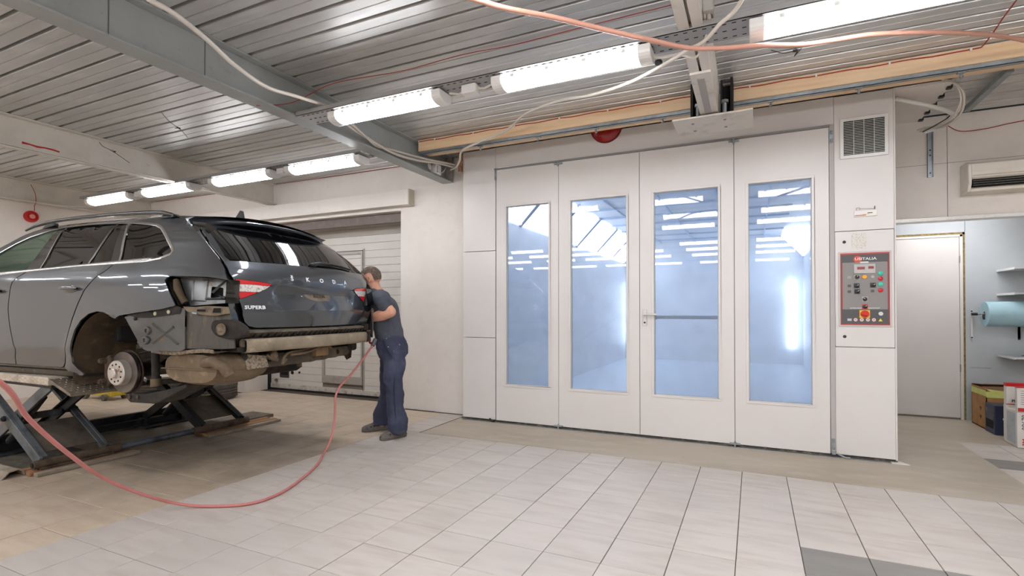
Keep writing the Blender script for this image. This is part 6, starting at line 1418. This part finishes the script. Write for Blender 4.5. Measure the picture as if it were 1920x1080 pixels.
limb(mb, AL[:3], [.050, .052, .050]); limb(mb, AL[2:], [.051, .056, .043, .031])
AR = [(-.155, .18, 1.385), (-.16, .26, 1.28), (-.16, .27, 1.18), (-.25, .20, 1.17), (-.335, .10, 1.175)]
limb(mb, AR[:3], [.044, .045, .042]); limb(mb, AR[2:], [.044, .042, .028])
def hand(mb, wrist, dirv, up, side):
    """palm, four bent fingers and a thumb; dirv points along the hand, up is the back of the hand, side the thumb side"""
    W_ = PM(*wrist); D = (RI*dirv[0]+FO*dirv[1]+Vector((0, 0, dirv[2]))).normalized()
    U = (RI*up[0]+FO*up[1]+Vector((0, 0, up[2]))); U = (U-D*U.dot(D)).normalized(); S_ = D.cross(U)*side
    R = Matrix.Identity(4)
    for i in range(3): R[i][0] = D[i]; R[i][1] = S_[i]; R[i][2] = U[i]
    mb.ell(W_+D*.045, (.052, .041, .018), 16, 10, R)
    for k, (off, ln) in enumerate(((.030, .074), (.011, .082), (-.009, .076), (-.027, .060))):
        b = W_+D*.080+S_*off; p1 = b+D*ln*.42-U*.004; p2 = p1+(D*.55-U*.84)*ln*.34; p3 = p2+(D*-.25-U*.97)*ln*.26
        mb.tube([b-D*.025, b, p1, p2, p3], [.0098, .0098, .0092, .0085, .0074], 10); mb.ell(p3, (.0075,)*3, 8, 6)
    b = W_+D*.022+S_*.030; mb.tube([b, b+D*.030+S_*.022-U*.008, b+D*.058+S_*.024-U*.022, b+D*.078+S_*.014-U*.030], [.013, .0115, .0105, .009], 10)
hand(mb, (-.228, -.123, 1.172), (-.93, .28, -.10), (.1, -.5, .85), 1)
hand(mb, (-.335, .10, 1.175), (-.85, -.45, -.1), (-.2, .5, .85), -1)
limb(mb, [(-.01, -.06, .90), (.005, -.066, .50), (.038, -.04, .16), (.038, -.04, .075)], [.095, .060, .042, .040])
limb(mb, [(-.04, .10, .90), (-.11, .21, .50), (-.20, .275, .17), (-.20, .28, .075)], [.090, .058, .042, .040])
body = organic(mb, 'body', m_skin, man, .0062, 2)
# eyes, brows
for sg in (-1, 1):
    mb = MB(); ellm(mb, -.337, sg*.030, 1.566, .008, .012, .008); mb.build('eye', M('eye_white', (224, 216, 208), .3), man, smooth=60)
    mb = MB(); ellm(mb, -.343, sg*.030, 1.565, .004, .005, .005); mb.build('iris', M('iris_dark', (50, 40, 34), .3), man, smooth=60)
    mb = MB(); ellm(mb, -.345, sg*.032, 1.586, .006, .018, .004); mb.build('eyebrow', m_hair, man, smooth=60)
    mb = MB(); mb.tube([PM(-.240, sg*.0865, 1.578), PM(-.228, sg*.0875, 1.562), PM(-.236, sg*.0865, 1.542)], .0035, 6); mb.build('ear_fold', M('skin_dark', (170, 112, 92), .6), man, smooth=60)
# hair cap: short, cut above the ear and down to the nape
mb = MB(); n, m_ = 32, 18; R = Matrix.Rotation(YAW, 4, 'Z') @ Matrix.Rotation(-T_, 4, 'Y'); vs = []; c = PM(-.238, 0, 1.590)
for i in range(m_+1):
    for k in range(n):
        t = 2*math.pi*k/n; fwd = -math.cos(t)         # fwd>0 towards the face
        lim = math.radians(52 if fwd > .45 else (72 if fwd > -.25 else 128)); ph = lim*i/m_
        v = R @ Vector((.1045*math.sin(ph)*math.cos(t), .0825*math.sin(ph)*math.sin(t), .1025*math.cos(ph))); vs.append(c+v)
mb.add(vs, [(i*n+k, (i+1)*n+k, (i+1)*n+(k+1) % n, i*n+(k+1) % n) for i in range(m_) for k in range(n)]); mb.build('hair', m_hair, man, smooth=60)
# T-shirt
mb = MB()
rings(mb, [(-.165, 0, 1.452, .072, .075, -.35), (-.148, 0, 1.425, .088, .125, -.25), (-.135, 0, 1.39, .112, .175, -.2), (-.118, 0, 1.34, .134, .185, -.1), (-.108, 0, 1.27, .142, .178), (-.092, 0, 1.19, .140, .170), (-.082, 0, 1.12, .142, .170), (-.062, 0, 1.05, .138, .168), (-.048, .0, .985, .136, .166), (-.042, .01, .955, .130, .160)], 28, .92)
limb(mb, [(-.11, -.13, 1.375), (-.075, -.205, 1.348), (-.045, -.240, 1.312), (-.032, -.248, 1.295)], [.080, .080, .074, .070])
limb(mb, [(-.15, .13, 1.375), (-.16, .235, 1.32), (-.16, .26, 1.25)], [.080, .076, .068])
organic(mb, 't_shirt', m_shirt, man, .010, 3, disp=(.10, .022))
mb = MB(); mb.tube([PM(-.165+.062*math.cos(2*math.pi*k/20), .064*math.sin(2*math.pi*k/20), 1.452+.022*-math.cos(2*math.pi*k/20)) for k in range(21)], .007, 8); mb.build('collar', m_shirt, man, smooth=60)
# trousers
mb = MB()
rings(mb, [(-.050, .0, 1.005, .134, .166), (-.040, .01, .96, .142, .170), (-.026, .02, .89, .150, .176), (-.022, .03, .82, .146, .172), (-.03, .04, .77, .120, .160)], 28, .92)
rings(mb, [(.0, -.055, .86, .112, .098), (.006, -.065, .76, .112, .098), (.004, -.070, .66, .104, .094), (.006, -.068, .55, .094, .088), (.012, -.062, .47, .086, .084), (.016, -.056, .38, .082, .082), (.028, -.050, .28, .088, .088), (.044, -.044, .18, .096, .092), (.044, -.042, .11, .094, .090), (.046, -.040, .060, .090, .084), (.046, -.040, .048, .080, .078)], 24)
rings(mb, [(-.045, .11, .86, .108, .095), (-.075, .15, .74, .102, .094), (-.10, .19, .60, .094, .088), (-.115, .22, .48, .086, .084), (-.13, .24, .38, .082, .080), (-.155, .26, .28, .088, .086), (-.185, .272, .19, .096, .090), (-.19, .278, .12, .094, .086), (-.19, .28, .075, .088, .082), (-.19, .28, .062, .080, .076)], 24)
organic(mb, 'trousers', m_trs, man, .010, 3, disp=(.13, .040))
mb = MB(); mb.tube([PM(-.068, -.168, .965), PM(-.045, -.180, .90), PM(-.012, -.182, .85), PM(.012, -.176, .81)], .006, 8); mb.build('pocket_seam', M('trouser_seam', (36, 40, 62), .85), man, smooth=60)
mb = MB(); mb.tube([PM(.030, -.150, .80), PM(.035, -.155, .62), PM(.030, -.147, .42), PM(.045, -.140, .22)], .004, 6); mb.build('side_seam', MATS['trouser_seam'], man, smooth=60)
for a, d, z in ((-.035, -.188, .985), (-.018, -.188, .905)):
    mb = MB(); mb.ell(PM(a, d, z), (.006, .006, .006), 8, 6); mb.build('stud', m_chrome, man)
# watch
mb = MB(); c = PM(-.205, -.140, 1.174); ax = (PM(-.225, -.125, 1.172)-PM(-.16, -.175, 1.182)).normalized()
mb.lathe([(.034, -.010), (.0365, -.009), (.0365, .009), (.034, .010)], c, ax, 24, close=True); wt = mb.build('watch_strap', M('strap_black', (28, 28, 28), .6), man, smooth=40)
fc = (-FO*.9+RI*.1+Vector((0, 0, .15))).normalized(); fc = (fc-ax*fc.dot(ax)).normalized()
mb = MB(); mb.lathe([(.020, .030), (.021, .042), (.017, .044)], c, fc, 24); mb.build('watch_case', m_chrome, wt, smooth=40)
mb = MB(); mb.lathe([(.016, .0435), (.016, .0450)], c, fc, 20); mb.build('watch_face', M('face_green', (120, 124, 96), .4), wt)
# sandals
def sandal(toe, heel, zh):
    T0 = PM(*toe, 0); H0 = PM(*heel, 0); D = (T0-H0); L_ = D.length; D.normalize(); S_ = D.cross(Vector((0, 0, 1))); C_ = (T0+H0)/2
    def Q(x, y, z): return C_+D*x+S_*y+Vector((0, 0, z))
    out = [(-.5, .0), (-.48, .024), (-.40, .034), (-.15, .034), (.10, .044), (.30, .048), (.42, .040), (.49, .018), (.5, 0)]
    pl = [(x*L_, y) for x, y in out]+[(x*L_, -y) for x, y in out[::-1][1:-1]]
    sh = bpy.data.objects.new('sandal', None)
    mb = MB(); mb.prism(pl, lambda a, b, h: Q(a, b, h), .002, .024); so = mb.build('sandal', m_sole, man, bevel=.004)
    mb = MB(); n = 12; prof = []
    st = [(-.49, .015, .030), (-.45, .070, .034), (-.36, .092, .036), (-.22, .095, .038), (-.10, .092, .040), (.05, .078, .043), (.20, .062, .046), (.34, .050, .043), (.44, .038, .032), (.49, .026, .012)]
    vs = []
    for x, h, w_ in st:
        for k in range(n+1):
            t = math.pi*k/n; vs.append(Q(x*L_, w_*math.cos(t), .022+h*math.sin(t)**.8*.92))
    m1 = n+1; mb.add(vs, [(i*m1+k, (i+1)*m1+k, (i+1)*m1+k+1, i*m1+k+1) for i in range(len(st)-1) for k in range(n)]); up = mb.build('sandal_upper', m_shoe, so, smooth=50)
    for x in (-.06, .08, .20):     # open slots between the straps, both sides
        for s in (-1, 1):
            mb = MB(); h = .092-.19*max(0, x+.06)
            pts = [Q((x+.05*math.cos(t))*L_, s*(.043*math.cos(t*.0+.55+.0)+.004), .022+h*.60+.016*math.sin(t)) for t in [2*math.pi*i/10 for i in range(10)]]
            mb.ell(Q(x*L_, s*.036, .024+h*.52), (.008, .008, .020), 10, 8, Matrix.Rotation(.5, 4, 'Y')); mb.build('strap_gap', m_black, up, smooth=60)
    mb = MB(); mb.ell(Q(-.20*L_, 0, .115), (.035, .036, .03), 14, 8); mb.build('sock', M('sock_pale', (190, 186, 180), .9), so, smooth=60)
sandal((-.105, -.150), (.105, .045), 0)
sandal((-.385, .205), (-.125, .330), 0)
# small air tool held at the car corner
tl = T('air_tool', 'black hand tool gripped by the man beside the car corner', 'tool', tuple(PM(-.31, -.10, 1.16)))
mb = MB(); mb.tube([PM(-.30, -.105, 1.150), PM(-.285, -.115, 1.10)], [.013, .013], 12); mb.tube([PM(-.325, -.09, 1.150), PM(-.27, -.11, 1.158)], .014, 12); mb.build('tool_body', m_black, tl, smooth=50)
mb = MB(); mb.tube([PM(-.265, -.06, 1.36), PM(-.262, -.06, 1.28)], .012, 8); mb.tube([PM(-.268, -.06, 1.30), PM(-.256, -.06, 1.27)], .018, 8)
# air hose: hangs from behind the camera, runs over the floor and rises to the man's tool
E_ = [PM(-.285, -.115, 1.098), PM(-.245, -.13, 1.06), PM(-.215, -.14, 1.00), PM(-.205, -.14, .94)]
hs = T('floor_hose', 'long pinkish red air hose sweeping over the floor to the man', 'hose', (-3.0, 2.3, 0))
curve('hose', [(-1.95, .2, 1.45), (-2.2, .55, 1.22), (-2.51, .92, .99), (-2.79, 1.12, .79), (-3.0, 1.355, .56), (-3.235, 1.63, .326), (-3.286, 1.884, .14), (-3.25, 2.087, .025), (-3.05, 2.203, .011), (-2.92, 2.333, .011), (-2.925, 2.546, .011), (-3.041, 2.839, .011), (-3.18, 3.10, .012), (-3.27, 3.26, .05), (-3.30, 3.358, .118), (-3.30, 3.405, .24), (-3.30, 3.419, .38), (-3.30, 3.425, .50), (-3.30, 3.48, .585), (-3.30, 3.628, .682), (-3.30, 3.842, .86), (-3.295, 3.93, .945)], .0098, m_hose, hs, 6)
curve('upper_hose', [(-3.295, 3.93, .945), tuple(E_[3]), tuple(E_[2]), tuple(E_[1]), tuple(E_[0])], .0098, m_red, hs, 6)
mb = MB(); c = Vector((-3.295, 3.93, .945)); mb.tube([c-Vector((.0, .03, .03)), c+Vector((0, .012, .03))], .020, 14); mb.build('coupling', M('coupling_grey', (92, 92, 94), .5), hs, smooth=40)
